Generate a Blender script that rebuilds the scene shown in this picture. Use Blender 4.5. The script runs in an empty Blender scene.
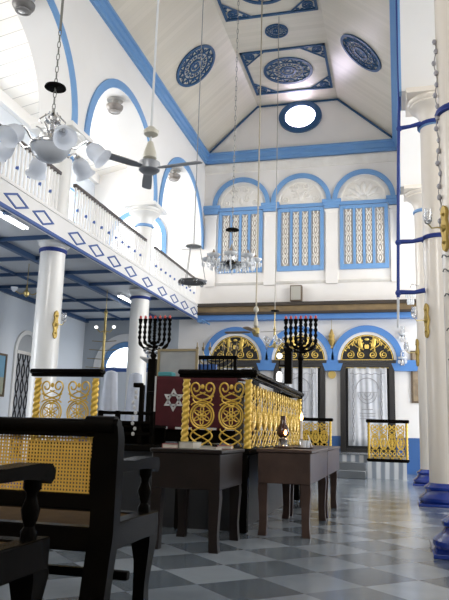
import bpy, math, random
from math import sin, cos, pi, radians as rad, sqrt, atan2
from mathutils import Vector, Matrix
random.seed(7)
C = bpy.context.scene.collection
SC = bpy.context.scene

# ------------------------------------------------------------------ materials
def mat(name, col, rough=.5, metal=0, emit=None, es=0, spec=None, coat=0, alpha=1, trans=0):
    m = bpy.data.materials.new(name); m.use_nodes = True
    b = m.node_tree.nodes['Principled BSDF']
    b.inputs['Base Color'].default_value = (*col, 1)
    b.inputs['Roughness'].default_value = rough
    b.inputs['Metallic'].default_value = metal
    if spec is not None: b.inputs['Specular IOR Level'].default_value = spec
    if coat: b.inputs['Coat Weight'].default_value = coat; b.inputs['Coat Roughness'].default_value = .1
    if emit: b.inputs['Emission Color'].default_value = (*emit, 1); b.inputs['Emission Strength'].default_value = es
    if alpha < 1: b.inputs['Alpha'].default_value = alpha
    if trans: b.inputs['Transmission Weight'].default_value = trans
    return m

def nodes(m): return m.node_tree.nodes, m.node_tree.links, m.node_tree.nodes['Principled BSDF']

def mottle(m, col2, scale=3, amount=.5, detail=4, bump=0):
    """blend a second colour over the base with object-space noise"""
    N, L, b = nodes(m)
    tc = N.new('ShaderNodeTexCoord'); nz = N.new('ShaderNodeTexNoise')
    nz.inputs['Scale'].default_value = scale; nz.inputs['Detail'].default_value = detail
    L.new(tc.outputs['Object'], nz.inputs['Vector'])
    cr = N.new('ShaderNodeValToRGB')
    c1 = tuple(b.inputs['Base Color'].default_value)
    cr.color_ramp.elements[0].position = .5 - .35*amount; cr.color_ramp.elements[0].color = c1
    cr.color_ramp.elements[1].position = .5 + .45*(1.2-amount); cr.color_ramp.elements[1].color = (*col2, 1)
    L.new(nz.outputs['Fac'], cr.inputs['Fac']); L.new(cr.outputs['Color'], b.inputs['Base Color'])
    if bump:
        bp = N.new('ShaderNodeBump'); bp.inputs['Strength'].default_value = bump; bp.inputs['Distance'].default_value = .02
        L.new(nz.outputs['Fac'], bp.inputs['Height']); L.new(bp.outputs['Normal'], b.inputs['Normal'])
    return m

def planks(m, axis, width, col_line, line=.06):
    """board joints every `width` metres along an object axis (0,1,2)"""
    N, L, b = nodes(m)
    tc = N.new('ShaderNodeTexCoord'); sp = N.new('ShaderNodeSeparateXYZ'); L.new(tc.outputs['Object'], sp.inputs[0])
    d = N.new('ShaderNodeMath'); d.operation = 'DIVIDE'; d.inputs[1].default_value = width; L.new(sp.outputs[axis], d.inputs[0])
    fr = N.new('ShaderNodeMath'); fr.operation = 'FRACT'; L.new(d.outputs[0], fr.inputs[0])
    lt = N.new('ShaderNodeMath'); lt.operation = 'LESS_THAN'; lt.inputs[1].default_value = line; L.new(fr.outputs[0], lt.inputs[0])
    fl = N.new('ShaderNodeMath'); fl.operation = 'FLOOR'; L.new(d.outputs[0], fl.inputs[0])
    wn = N.new('ShaderNodeTexWhiteNoise'); wn.noise_dimensions = '1D'; L.new(fl.outputs[0], wn.inputs['W'])
    c1 = tuple(b.inputs['Base Color'].default_value)
    mx0 = N.new('ShaderNodeMix'); mx0.data_type = 'RGBA'
    mx0.inputs[6].default_value = c1; mx0.inputs[7].default_value = (c1[0]*.9, c1[1]*.9, c1[2]*.88, 1)
    L.new(wn.outputs['Value'], mx0.inputs[0])
    mx = N.new('ShaderNodeMix'); mx.data_type = 'RGBA'; mx.inputs[7].default_value = (*col_line, 1)
    L.new(lt.outputs[0], mx.inputs[0]); L.new(mx0.outputs[2], mx.inputs[6]); L.new(mx.outputs[2], b.inputs['Base Color'])
    return m

WALL = mottle(mat('white limewash', (.81,.795,.775), .7), (.75,.735,.715), .8, .4)
WALLB = mottle(mat('back wall limewash', (.83,.80,.765), .7), (.75,.715,.68), .7, .4)
AISLE = mottle(mat('aisle pale wash', (.64,.68,.73), .7), (.59,.63,.68), .6, .4)
CREAMW = mottle(mat('moulded plaster', (.80,.77,.72), .6), (.70,.66,.60), 4, .5)
BLUE = mottle(mat('sky blue paint', (.15,.315,.585), .45), (.17,.34,.60), 3, .5)
BLUE2 = mottle(mat('strong blue paint', (.075,.22,.54), .45), (.09,.25,.57), 3, .5)
DBLUE = mat('deep blue paint', (.018,.080,.19), .45)
LBLUE = mat('navy line paint', (.035,.09,.30), .4)
ENAMEL = mat('cobalt enamel', (.008,.035,.26), .15, coat=.6)
ROPE = mat('blue cord wrap', (.01,.035,.22), .6)
COLM = mottle(mat('column gloss paint', (.80,.79,.76), .28, coat=.3), (.74,.73,.70), 1.2, .4)
COLR = mottle(mat('aged cream gloss paint', (.82,.75,.655), .28, coat=.3), (.76,.69,.60), 1.2, .4)
CEIL = planks(mat('cream board ceiling', (.76,.69,.58), .35), 1, .14, (.66,.60,.50), .05)
PLANK = planks(mat('white plank ceiling', (.80,.76,.70), .6), 1, .42, (.42,.39,.36), .05)
GCEIL = mottle(mat('gallery soffit', (.50,.515,.54), .5), (.45,.465,.49), 1.5, .4)
BEAM = mat('soffit beam blue', (.028,.07,.16), .45)
BLACK = mottle(mat('ebony varnish', (.004,.0035,.003), .24, spec=.02), (.007,.0055,.004), 9, .5)
WOODB = mottle(mat('dark brown desk wood', (.075,.045,.034), .38, spec=.3), (.035,.020,.015), 6, .5)
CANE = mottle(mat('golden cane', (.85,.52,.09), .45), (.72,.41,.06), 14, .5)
CANED = mottle(mat('dark seat cane', (.10,.06,.022), .8, spec=.1), (.07,.04,.016), 14, .5)  # seat cane, a darker tone than the back cane
GOLD = mottle(mat('gilt iron', (.80,.53,.085), .38, .3), (.60,.37,.05), 20, .5)
GOLDM = mat('gilt leaf', (.80,.56,.14), .35, .6)
BRASS = mat('polished brass', (.46,.36,.15), .3, .85)
SILV = mat('nickel chrome', (.55,.55,.55), .2, .95)
GREYM = mat('grey fan enamel', (.33,.34,.36), .4, .3)
RED = mottle(mat('burgundy velvet', (.080,.006,.011), .85), (.05,.004,.007), 5, .5)
WHITEC = mottle(mat('white cloth', (.50,.53,.60), .7), (.40,.43,.50), 7, .6)
SILVC = mat('silver embroidery', (.62,.62,.62), .5)
LACE = mottle(mat('grey lace cloth', (.66,.67,.70), .85), (.58,.59,.62), 12, .6)
STITCH = mat('grey stitching', (.30,.30,.32), .8)
REDTIP = mat('red bulb glass', (.38,.04,.03), .3, emit=(1,.12,.08), es=.06)
BULB = mat('lit milk glass', (.95,.95,.93), .3, emit=(1,.97,.92), es=1.2)
SHADE = mat('frosted blue grey glass', (.86,.88,.92), .22)
def translucent(m,fac,col):
    N,L,b=nodes(m); out=[n for n in N if n.type=='OUTPUT_MATERIAL'][0]
    tr=N.new('ShaderNodeBsdfTranslucent'); tr.inputs[0].default_value=(*col,1); mx=N.new('ShaderNodeMixShader'); mx.inputs[0].default_value=fac
    L.new(b.outputs[0],mx.inputs[1]); L.new(tr.outputs[0],mx.inputs[2]); L.new(mx.outputs[0],out.inputs[0])
translucent(SHADE,.6,(.95,.97,1))
CRYST = mat('cut glass crystal', (.86,.88,.90), .08, .15, spec=.8)
GLASSC = mat('clear glass', (.92,.93,.94), .06, trans=.9)
AMBER = mat('sooty amber glass', (.10,.04,.025), .12, trans=.35)
FLAME = mat('flame', (1,.6,.2), .5, emit=(1,.50,.16), es=14)
WAX = mat('wax', (.85,.78,.70), .5)
PAPER = mottle(mat('book pages', (.62,.58,.50), .8), (.50,.45,.38), 20, .5)
BOOKR = mat('book cover red', (.30,.08,.07), .6)
BOOKG = mat('book cover green', (.16,.17,.12), .6)
TURQ = mat('turquoise box paint', (.06,.30,.32), .5)
MARB = mat('grey marble', (.16,.175,.19), .25)
PANE = mat('bright oculus glass', (.9,.9,1), .2, emit=(.90,.80,1), es=7.0)
TUBE = mat('fluorescent tube', (1,1,1), .3, emit=(.95,.97,1), es=3.5)
GILTBAND = mottle(mat('dull gold board', (.21,.14,.06), .35, .2), (.13,.09,.045), 5, .5)
BOXM = mat('speaker grille', (.42,.40,.35), .7)
DARK = mat('dark recess', (.012,.012,.014), .6)
BOARD = mottle(mat('grey board', (.36,.37,.37), .2), (.46,.47,.46), 5, .5)
SKYP = mat('painting sky', (.18,.36,.50), .6)
LANDP = mottle(mat('painting land', (.30,.33,.26), .6), (.45,.42,.30), 9, .5)
BRN = mat('brown frame wood', (.11,.075,.045), .5)
PIPE = mat('pvc grey', (.62,.63,.64), .5)

def floor_mat():
    m = mat('marble tile floor', (.3,.3,.3), .17); N, L, b = nodes(m)
    tc = N.new('ShaderNodeTexCoord'); mp = N.new('ShaderNodeMapping')
    T = .46
    mp.inputs['Rotation'].default_value = (0,0,rad(-45)); mp.inputs['Scale'].default_value = (1/T,1/T,1/T)
    mp.inputs['Location'].default_value = (-2.05/T, -3.74/T, .5)
    L.new(tc.outputs['Object'], mp.inputs[0])
    ck = N.new('ShaderNodeTexChecker'); ck.inputs['Scale'].default_value = 1
    L.new(mp.outputs[0], ck.inputs['Vector'])
    fl = N.new('ShaderNodeVectorMath'); fl.operation = 'FLOOR'; L.new(mp.outputs[0], fl.inputs[0])
    wn = N.new('ShaderNodeTexWhiteNoise'); L.new(fl.outputs[0], wn.inputs['Vector'])
    nz = N.new('ShaderNodeTexNoise'); nz.inputs['Scale'].default_value = 2.2; nz.inputs['Detail'].default_value = 8; nz.inputs['Distortion'].default_value = 1.2
    L.new(tc.outputs['Object'], nz.inputs['Vector'])
    ad = N.new('ShaderNodeMath'); ad.operation = 'ADD'; L.new(wn.outputs['Value'], ad.inputs[0]); L.new(nz.outputs['Fac'], ad.inputs[1])
    hv = N.new('ShaderNodeMath'); hv.operation = 'MULTIPLY'; hv.inputs[1].default_value = .5; L.new(ad.outputs[0], hv.inputs[0])
    def ramp(a, c):
        r = N.new('ShaderNodeValToRGB'); r.color_ramp.elements[0].color = (*a,1); r.color_ramp.elements[1].color = (*c,1)
        r.color_ramp.elements[0].position = .2; r.color_ramp.elements[1].position = .8
        L.new(hv.outputs[0], r.inputs[0]); return r
    lo = ramp((.085,.105,.125), (.16,.185,.21)); hi = ramp((.20,.23,.26), (.34,.375,.41))
    mx = N.new('ShaderNodeMix'); mx.data_type = 'RGBA'
    L.new(ck.outputs['Fac'], mx.inputs[0]); L.new(hi.outputs[0], mx.inputs[6]); L.new(lo.outputs[0], mx.inputs[7])
    L.new(mx.outputs[2], b.inputs['Base Color'])
    return m
FLOOR = floor_mat()
def stripes(m, axis, width, col2):
    N, L, b = nodes(m)
    tc = N.new('ShaderNodeTexCoord'); sp = N.new('ShaderNodeSeparateXYZ'); L.new(tc.outputs['Object'], sp.inputs[0])
    nz = N.new('ShaderNodeTexNoise'); nz.inputs['Scale'].default_value = 3; L.new(tc.outputs['Object'], nz.inputs['Vector'])
    d = N.new('ShaderNodeMath'); d.operation = 'MULTIPLY_ADD'; d.inputs[1].default_value = 2*pi/width; L.new(sp.outputs[axis], d.inputs[0]); L.new(nz.outputs['Fac'], d.inputs[2])
    s = N.new('ShaderNodeMath'); s.operation = 'SINE'; L.new(d.outputs[0], s.inputs[0])
    cr = N.new('ShaderNodeValToRGB'); cr.color_ramp.elements[0].position = .25; cr.color_ramp.elements[1].position = .75
    cr.color_ramp.elements[0].color = tuple(b.inputs['Base Color'].default_value); cr.color_ramp.elements[1].color = (*col2,1)
    mr = N.new('ShaderNodeMapRange'); mr.inputs[1].default_value = -1; L.new(s.outputs[0], mr.inputs[0])
    L.new(mr.outputs[0], cr.inputs[0]); L.new(cr.outputs[0], b.inputs['Base Color']); return m
MSTRIPE = stripes(mat('veined marble base', (.62,.63,.64), .25), 0, .19, (.24,.27,.31))

# ------------------------------------------------------------------ mesh builder
class MB:
    def __init__(s): s.v=[]; s.f=[]; s.m=[]; s.mi=0
    def add(s, vs, fs, M=None):
        o=len(s.v)
        s.v += [tuple(M @ Vector(v)) if M else tuple(v) for v in vs]
        s.f += [tuple(i+o for i in f) for f in fs]; s.m += [s.mi]*len(fs)
        return s
    def mat(s, i): s.mi=i; return s
    def box(s, x0,x1,y0,y1,z0,z1, M=None):
        vs=[(x,y,z) for z in (z0,z1) for y in (y0,y1) for x in (x0,x1)]
        return s.add(vs, [(0,2,3,1),(4,5,7,6),(0,1,5,4),(2,6,7,3),(0,4,6,2),(1,3,7,5)], M)
    def bbox(s, x0,x1,y0,y1,z0,z1, b=.01, M=None):
        """box with chamfered edges"""
        X=[x0,x1];Y=[y0,y1];Z=[z0,z1]
        vs=[];idx={}
        for i in (0,1):
            for j in (0,1):
                for k in (0,1):
                    sx=1-2*i; sy=1-2*j; sz=1-2*k
                    for a,(dx,dy,dz) in enumerate(((0,b,b),(b,0,b),(b,b,0))):
                        idx[i,j,k,a]=len(vs); vs.append((X[i]+sx*dx, Y[j]+sy*dy, Z[k]+sz*dz))
        fs=[]
        for i in (0,1): fs.append([idx[i,j,k,0] for j,k in ((0,0),(1,0),(1,1),(0,1))])
        for j in (0,1): fs.append([idx[i,j,k,1] for i,k in ((0,0),(1,0),(1,1),(0,1))])
        for k in (0,1): fs.append([idx[i,j,k,2] for i,j in ((0,0),(1,0),(1,1),(0,1))])
        for i in (0,1):
            for j in (0,1): fs.append([idx[i,j,0,0],idx[i,j,1,0],idx[i,j,1,1],idx[i,j,0,1]])
            for k in (0,1): fs.append([idx[i,0,k,0],idx[i,1,k,0],idx[i,1,k,2],idx[i,0,k,2]])
        for j in (0,1):
            for k in (0,1): fs.append([idx[0,j,k,1],idx[1,j,k,1],idx[1,j,k,2],idx[0,j,k,2]])
        for i in (0,1):
            for j in (0,1):
                for k in (0,1): fs.append([idx[i,j,k,a] for a in (0,1,2)])
        return s.add(vs, fs, M)
    def prism(s, pts, d0, d1, plane='xz', M=None):
        """extrude a polygon; plane 'xz' extrudes along y, 'yz' along x, 'xy' along z"""
        n=len(pts)
        def P(a,b,d): return {'xz':(a,d,b),'yz':(d,a,b),'xy':(a,b,d)}[plane]
        vs=[P(a,b,d0) for a,b in pts]+[P(a,b,d1) for a,b in pts]
        fs=[tuple(range(n)), tuple(range(2*n-1,n-1,-1))]+[(i,(i+1)%n,n+(i+1)%n,n+i) for i in range(n)]
        return s.add(vs, fs, M)
    def band(s, inner, outer, d0, d1, plane='xz', closed=False, M=None):
        """ribbon between two matching polylines, extruded"""
        n=len(inner)
        def P(p,d): a,b=p; return {'xz':(a,d,b),'yz':(d,a,b),'xy':(a,b,d)}[plane]
        vs=[P(p,d0) for p in inner]+[P(p,d0) for p in outer]+[P(p,d1) for p in inner]+[P(p,d1) for p in outer]
        fs=[]
        for i in range(n if closed else n-1):
            j=(i+1)%n
            fs += [(i,j,n+j,n+i),(2*n+i,3*n+i,3*n+j,2*n+j),(i,2*n+i,2*n+j,j),(n+i,n+j,3*n+j,3*n+i)]
        if not closed:
            fs += [(0,n,3*n,2*n),(n-1,3*n-1,4*n-1,2*n-1)]
        return s.add(vs, fs, M)
    def arc_band(s, c, z, r0, r1, d0, d1, plane='xz', a0=0, a1=pi, n=28, ex=1, M=None, closed=False):
        A=[a0+(a1-a0)*i/(n if closed else n-1) for i in range(n)]
        return s.band([(c+r0*cos(a)*ex, z+r0*sin(a)) for a in A],[(c+r1*cos(a)*ex, z+r1*sin(a)) for a in A], d0,d1,plane,closed,M)
    def ring(s, c, z, r0, r1, d0, d1, plane='xz', n=32, ex=1, M=None):
        return s.arc_band(c,z,r0,r1,d0,d1,plane,0,2*pi,n,ex,M,True)
    def disc(s, c, z, r, d0, d1, plane='xz', n=32, ex=1, a0=0, a1=2*pi, M=None):
        full = abs(a1-a0-2*pi)<1e-6
        A=[a0+(a1-a0)*i/(n if full else n-1) for i in range(n)]
        return s.prism([(c+r*cos(a)*ex, z+r*sin(a)) for a in A], d0, d1, plane, M)
    def lathe(s, prof, n=20, M=None, a0=0, a1=2*pi):
        """prof = [(r,z)...] around the z axis"""
        k=len(prof); vs=[(r*cos(2*pi*i/n), r*sin(2*pi*i/n), z) for i in range(n) for r,z in prof]
        fs=[]
        for i in range(n):
            j=(i+1)%n
            for q in range(k-1): fs.append((i*k+q, j*k+q, j*k+q+1, i*k+q+1))
        if prof[0][0]>1e-6: fs.append(tuple(i*k for i in range(n-1,-1,-1)))
        if prof[-1][0]>1e-6: fs.append(tuple(i*k+k-1 for i in range(n)))
        return s.add(vs, fs, M)
    def tube(s, pts, r, n=6, closed=False, M=None):
        P=[Vector(p) for p in pts]; k=len(P)
        rr = r if callable(r) else (lambda t: r)
        vs=[]; up=None
        for i in range(k):
            if closed: t=P[(i+1)%k]-P[i-1]
            else: t=P[min(i+1,k-1)]-P[max(i-1,0)]
            if t.length<1e-9: t=Vector((0,0,1))
            t.normalize()
            if up is None: up=Vector((0,0,1)) if abs(t.z)<.9 else Vector((1,0,0))
            u=up-t*up.dot(t)
            if u.length<1e-6: u=t.orthogonal()
            u.normalize(); w=t.cross(u); up=u
            R=rr(i/max(1,k-1))
            for q in range(n):
                a=2*pi*q/n; vs.append(tuple(P[i]+(u*cos(a)+w*sin(a))*R))
        fs=[]
        for i in range(k if closed else k-1):
            j=(i+1)%k
            for q in range(n): fs.append((i*n+q, j*n+q, j*n+(q+1)%n, i*n+(q+1)%n))
        if not closed: fs += [tuple(range(n-1,-1,-1)), tuple(range((k-1)*n,k*n))]
        return s.add(vs, fs, M)
    def ball(s, c, r, n=12, sc=(1,1,1), M=None):
        h=max(4,n//2); vs=[]; fs=[]
        for i in range(1,h):
            for q in range(n):
                a=pi*i/h; b=2*pi*q/n
                vs.append((c[0]+r*sc[0]*sin(a)*cos(b), c[1]+r*sc[1]*sin(a)*sin(b), c[2]+r*sc[2]*cos(a)))
        T=len(vs); vs += [(c[0],c[1],c[2]+r*sc[2]),(c[0],c[1],c[2]-r*sc[2])]
        for q in range(n):
            fs.append((T,q,(q+1)%n)); fs.append((T+1,(h-2)*n+(q+1)%n,(h-2)*n+q))
            for i in range(h-2): fs.append((i*n+q,(i+1)*n+q,(i+1)*n+(q+1)%n,i*n+(q+1)%n))
        return s.add(vs, fs, M)
    def sheet(s, nx, ny, fn):
        vs=[fn(i/nx,j/ny) for j in range(ny+1) for i in range(nx+1)]
        fs=[(j*(nx+1)+i, j*(nx+1)+i+1, (j+1)*(nx+1)+i+1, (j+1)*(nx+1)+i) for j in range(ny) for i in range(nx)]
        return s.add(vs, fs)
    def build(s, name, mats, parent=None, sharp=38, loc=None):
        if not isinstance(mats,(list,tuple)): mats=[mats]
        me=bpy.data.meshes.new(name); me.from_pydata(s.v,[],s.f)
        for m in mats: me.materials.append(m)
        me.polygons.foreach_set('material_index', s.m)
        import bmesh
        b=bmesh.new(); b.from_mesh(me); bmesh.ops.recalc_face_normals(b, faces=b.faces); b.to_mesh(me); b.free()
        me.polygons.foreach_set('use_smooth',[True]*len(me.polygons))
        me.set_sharp_from_angle(angle=rad(sharp)); me.update()
        o=bpy.data.objects.new(name, me); C.objects.link(o)
        if parent: o.parent=parent
        if loc: o.location=loc
        return o

def tag(o, label=None, cat=None, group=None, kind=None):
    if label: o['label']=label
    if cat: o['category']=cat
    if group: o['group']=group
    if kind: o['kind']=kind
    return o
def thing(name, label, cat, loc=(0,0,0), rz=0, group=None, kind=None):
    o=bpy.data.objects.new(name, None); C.objects.link(o); o.empty_display_size=.1
    o.location=loc; o.rotation_euler=(0,0,rz)
    return tag(o,label,cat,group,kind)
def link_copy(o, parent=None, loc=None, rz=None):
    c=o.copy(); C.objects.link(c)
    if parent: c.parent=parent
    if loc is not None: c.location=loc
    if rz is not None: c.rotation_euler=(0,0,rz)
    return c
def copy_tree(o, parent=None, loc=None, rz=None, label=None):
    kids=list(o.children)
    c=link_copy(o,parent,loc,rz)
    if label: c['label']=label
    for k in kids: copy_tree(k,c)
    return c
S='structure'
XL, XR, YB = -5.42, .16, 18.0        # nave faces of the arcades, face of the back wall
CX = -2.65
Z1 = 9.02                            # spring of the boarded ceiling
COLY = [1.9, 5.98, 10.08, 14.2]
ZS, RA = 6.13, 1.73                  # arcade springing, arch radius

# ================================================================== THE SETTING
def stru(o, label, cat): return tag(o, label, cat, kind=S)
stru(MB().box(-9.2,4.3,-3.3,18.3,-.2,0).build('floor', FLOOR), 'floor of diagonal grey and pale marble tiles', 'floor')

def holed(x0,x1,ya,yb,za,zb,holes):
    """wall in the YZ plane with rectangular holes; holes = {(y0,y1):[(z0,z1),..]}"""
    m=MB(); y=ya
    for (h0,h1),zs in sorted(holes.items()):
        m.box(x0,x1,y,h0,za,zb); z=za
        for a,b in zs: m.box(x0,x1,h0,h1,z,a); z=b
        m.box(x0,x1,h0,h1,z,zb); y=h1
    m.box(x0,x1,y,yb,za,zb); return m
LOW=(.9,3.3); UP=(5.3,7.7)
stru(holed(-9.2,-9.0,-3.2,18.3,0,10.8,{(-1,1):[LOW,UP],(2.9,4.9):[LOW,UP],(7,9):[LOW,UP],(11.2,13.0):[UP],(15.2,17.0):[UP]}).build('wall_left', AISLE),
     'pale outer wall of the left aisle behind the columns','wall')
stru(holed(3.9,4.1,-3.2,18.3,0,10.8,{(-1,1):[LOW,UP],(2.9,4.9):[LOW,UP],(7,9):[LOW,UP],(11.2,13.2):[LOW,UP],(15.2,17.0):[LOW,UP]}).build('wall_right', WALL),
     'pale outer wall beyond the right hand columns','wall')
stru(MB().box(-9.2,CX-1.8,-3.4,-3.2,0,10.8).box(CX+1.8,4.1,-3.4,-3.2,0,10.8).box(CX-1.8,CX+1.8,-3.4,-3.2,0,5.3).box(CX-1.8,CX+1.8,-3.4,-3.2,7.9,10.8).build('wall_front', WALL),'white wall behind the camera','wall')
stru(MB().box(-9.2,4.1,YB,YB+.3,0,10.9).build('wall_back', WALLB),'white end wall with three arched doors and three arched windows','wall')

# arcade walls with round arches on columns
SP=[((a+b)/2) for a,b in zip(COLY, COLY[1:]+[18.0])]; SP=[SP[0]-4.1]+SP
def arcade(name, xface, xback, label, m_):
    m=MB(); y=-3.2
    for c in SP:
        r=min(RA, 18.0-c) if c>16 else RA
        m.box(xface,xback,y,c-r,ZS,Z1+.03)
        n=24; A=[pi-pi*i/n for i in range(n+1)]
        m.band([(c+r*cos(a), ZS+RA*sin(a)) for a in A],[(c+r*cos(a), Z1+.03) for a in A], xface,xback,'yz')
        y=c+r
    m.box(xface,xback,y,18.0,ZS,Z1+.03)
    w=m.build(name, m_); stru(w,label,'wall')
    sg=1 if xface>xback else -1
    for c in SP:
        r=min(RA+.17, 18.0-c) if c>16 else RA+.17
        MB().arc_band(c,ZS,RA,RA+.17,xface,xface+sg*.035,'yz',0,pi,30).build('arch_trim',BLUE,w)
    return w
arcade('wall_left_arcade', XL, -6.05, 'white arcade wall with blue arch bands over the left columns', WALL)
arcade('wall_right_arcade', XR, .95, 'white arcade wall over the right hand columns', WALL)

# nave ceiling: two boarded slopes and a flat strip
HX0, HX1, ZC = -3.86, -1.50, 10.49
m=MB().prism([(XL-.1,Z1),(HX0,ZC),(HX1,ZC),(XR+.1,Z1),(XR+.1,Z1+.12),(HX1+.05,ZC+.12),(HX0-.05,ZC+.12),(XL-.1,Z1+.12)],-3.3,18.2,'xz')
ce=m.build('ceiling',CEIL); stru(ce,'cream boarded ceiling of the nave with sloping sides','ceiling')
m=MB()
for a,b in (((XL,18),(HX0,18)),): pass
t=MB().tube([(XL+.1,17.96,Z1+.08),(HX0,17.96,ZC-.03),(HX1,17.96,ZC-.03),(XR-.1,17.96,Z1+.08)],.03,6).build('trim_4',DBLUE); stru(t,'thin dark batten outlining the gable under the ceiling','trim')
def cornice(name,label,pts_fn):
    stru(pts_fn().build(name,BLUE),label,'trim')
prof=[(0,8.75),(.06,8.75),(.06,8.84),(.10,8.86),(.10,8.98),(.15,9.0),(.15,9.06),(0,9.06)]
cornice('trim_1','blue cornice along the top of the left arcade',lambda: MB().prism([(XL+a,b) for a,b in prof],-3.2,18,'xz'))
cornice('trim_2','blue cornice along the top of the right arcade',lambda: MB().prism([(XR-a,b) for a,b in prof],-3.2,18,'xz'))
cornice('trim_3','blue cornice across the end wall under the gable',lambda: MB().prism([(YB-a,b) for a,b in prof],XL,XR,'yz'))
stru(MB().prism([(YB,8.44),(YB-.03,8.44),(YB-.05,8.50),(YB-.05,8.56),(YB-.09,8.62),(YB-.09,8.68),(YB,8.68)],XL,XR,'yz').build('trim_5',CREAMW),'cream stepped moulding just below the blue cornice of the end wall','trim')
stru(MB().prism([(YB,5.02),(YB-.03,5.04),(YB-.05,5.10),(YB,5.12)],XL,XR,'yz').build('trim_6',CREAMW),'thin plaster ledge line below the lattice windows','trim')

# aisle ceilings
m=MB().prism([(-9.05,8.62),(-6.0,9.25),(-6.0,9.4),(-9.05,8.8)],-3.2,18.1,'xz').build('ceiling_left_gallery',PLANK)
stru(m,'white plank ceiling above the left gallery','ceiling')
stru(MB().box(-9.0,-8.86,-3.2,18,8.38,8.70).build('trim_7',WALL),'white cornice where the gallery wall meets its plank ceiling','trim')
stru(MB().box(.9,4.0,-3.2,18.1,8.9,9.05).build('ceiling_right_gallery',PLANK),'plank ceiling over the right aisle','ceiling')

# gallery floor with its painted front and the beams of its soffit
g=thing('gallery_floor','blue beamed gallery floor over the left aisle with diamond painted front','gallery',(-7.2,8,4.0),kind=S)
def gl(mb,name,mt): 
    o=mb.build(name,mt,g); o.location=(7.2,-8,-4.0); return o
gl(MB().box(-9.0,-5.5,-3.2,18,4.10,4.33),'slab',GCEIL)
f=MB().box(-5.56,-5.42,-3.2,18,4.03,4.40).mat(1).box(-5.445,-5.405,-3.2,18,3.985,4.035)
DY=[1.0,1.85,2.7,3.5,4.2,5.0,5.85,6.65,7.5,8.32,9.11,10.28,11.08,11.9,12.76,13.75,14.75,15.65,16.5,17.35]
for y in DY:
    a,b=.35,.125; k=.74
    o_=[(y-a,4.185),(y,4.185+b),(y+a,4.185),(y,4.185-b)]; i_=[(y-a*k,4.185),(y,4.185+b*k),(y+a*k,4.185),(y,4.185-b*k)]
    f.band(i_,o_,-5.42,-5.408,'yz',closed=True)
f.mat(0).box(-5.6,-5.40,-3.2,18,4.38,4.43)
gl(f,'gallery_front',[WALL,LBLUE])
for y in (3.5,4.7,5.98,7.2,8.45,9.75,11.0,12.2,13.3,15.0,16.4,17.8):
    gl(MB().box(-9.0,-5.57,y-.022,y+.022,4.03,4.11),'cross_beam',BEAM)
for x,w in ((-6.66,.042),(-7.8,.02),(-8.93,.042)):
    gl(MB().box(x-w,x+w,-3.2,18,4.0 if w>.04 else 4.05,4.105),'long_beam',BEAM)

# ---- round window in the gable
w=thing('window_4','round gable window glowing white in a dark blue ring','window',(-2.58,17.98,10.02),kind=S)
MB().ring(0,0,.44,.63,-.07,.02,n=40).build('window_frame',DBLUE,w).scale=(1,1,.78)
MB().disc(0,0,.45,-.02,0,n=40).build('pane',PANE,w).scale=(1,1,.78)
MB().arc_band(0,-.06,.30,.33,-.05,-.02,'xz',0,2*pi,30).build('glazing_ring',WALL,w).scale=(1,1,.78)

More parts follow.
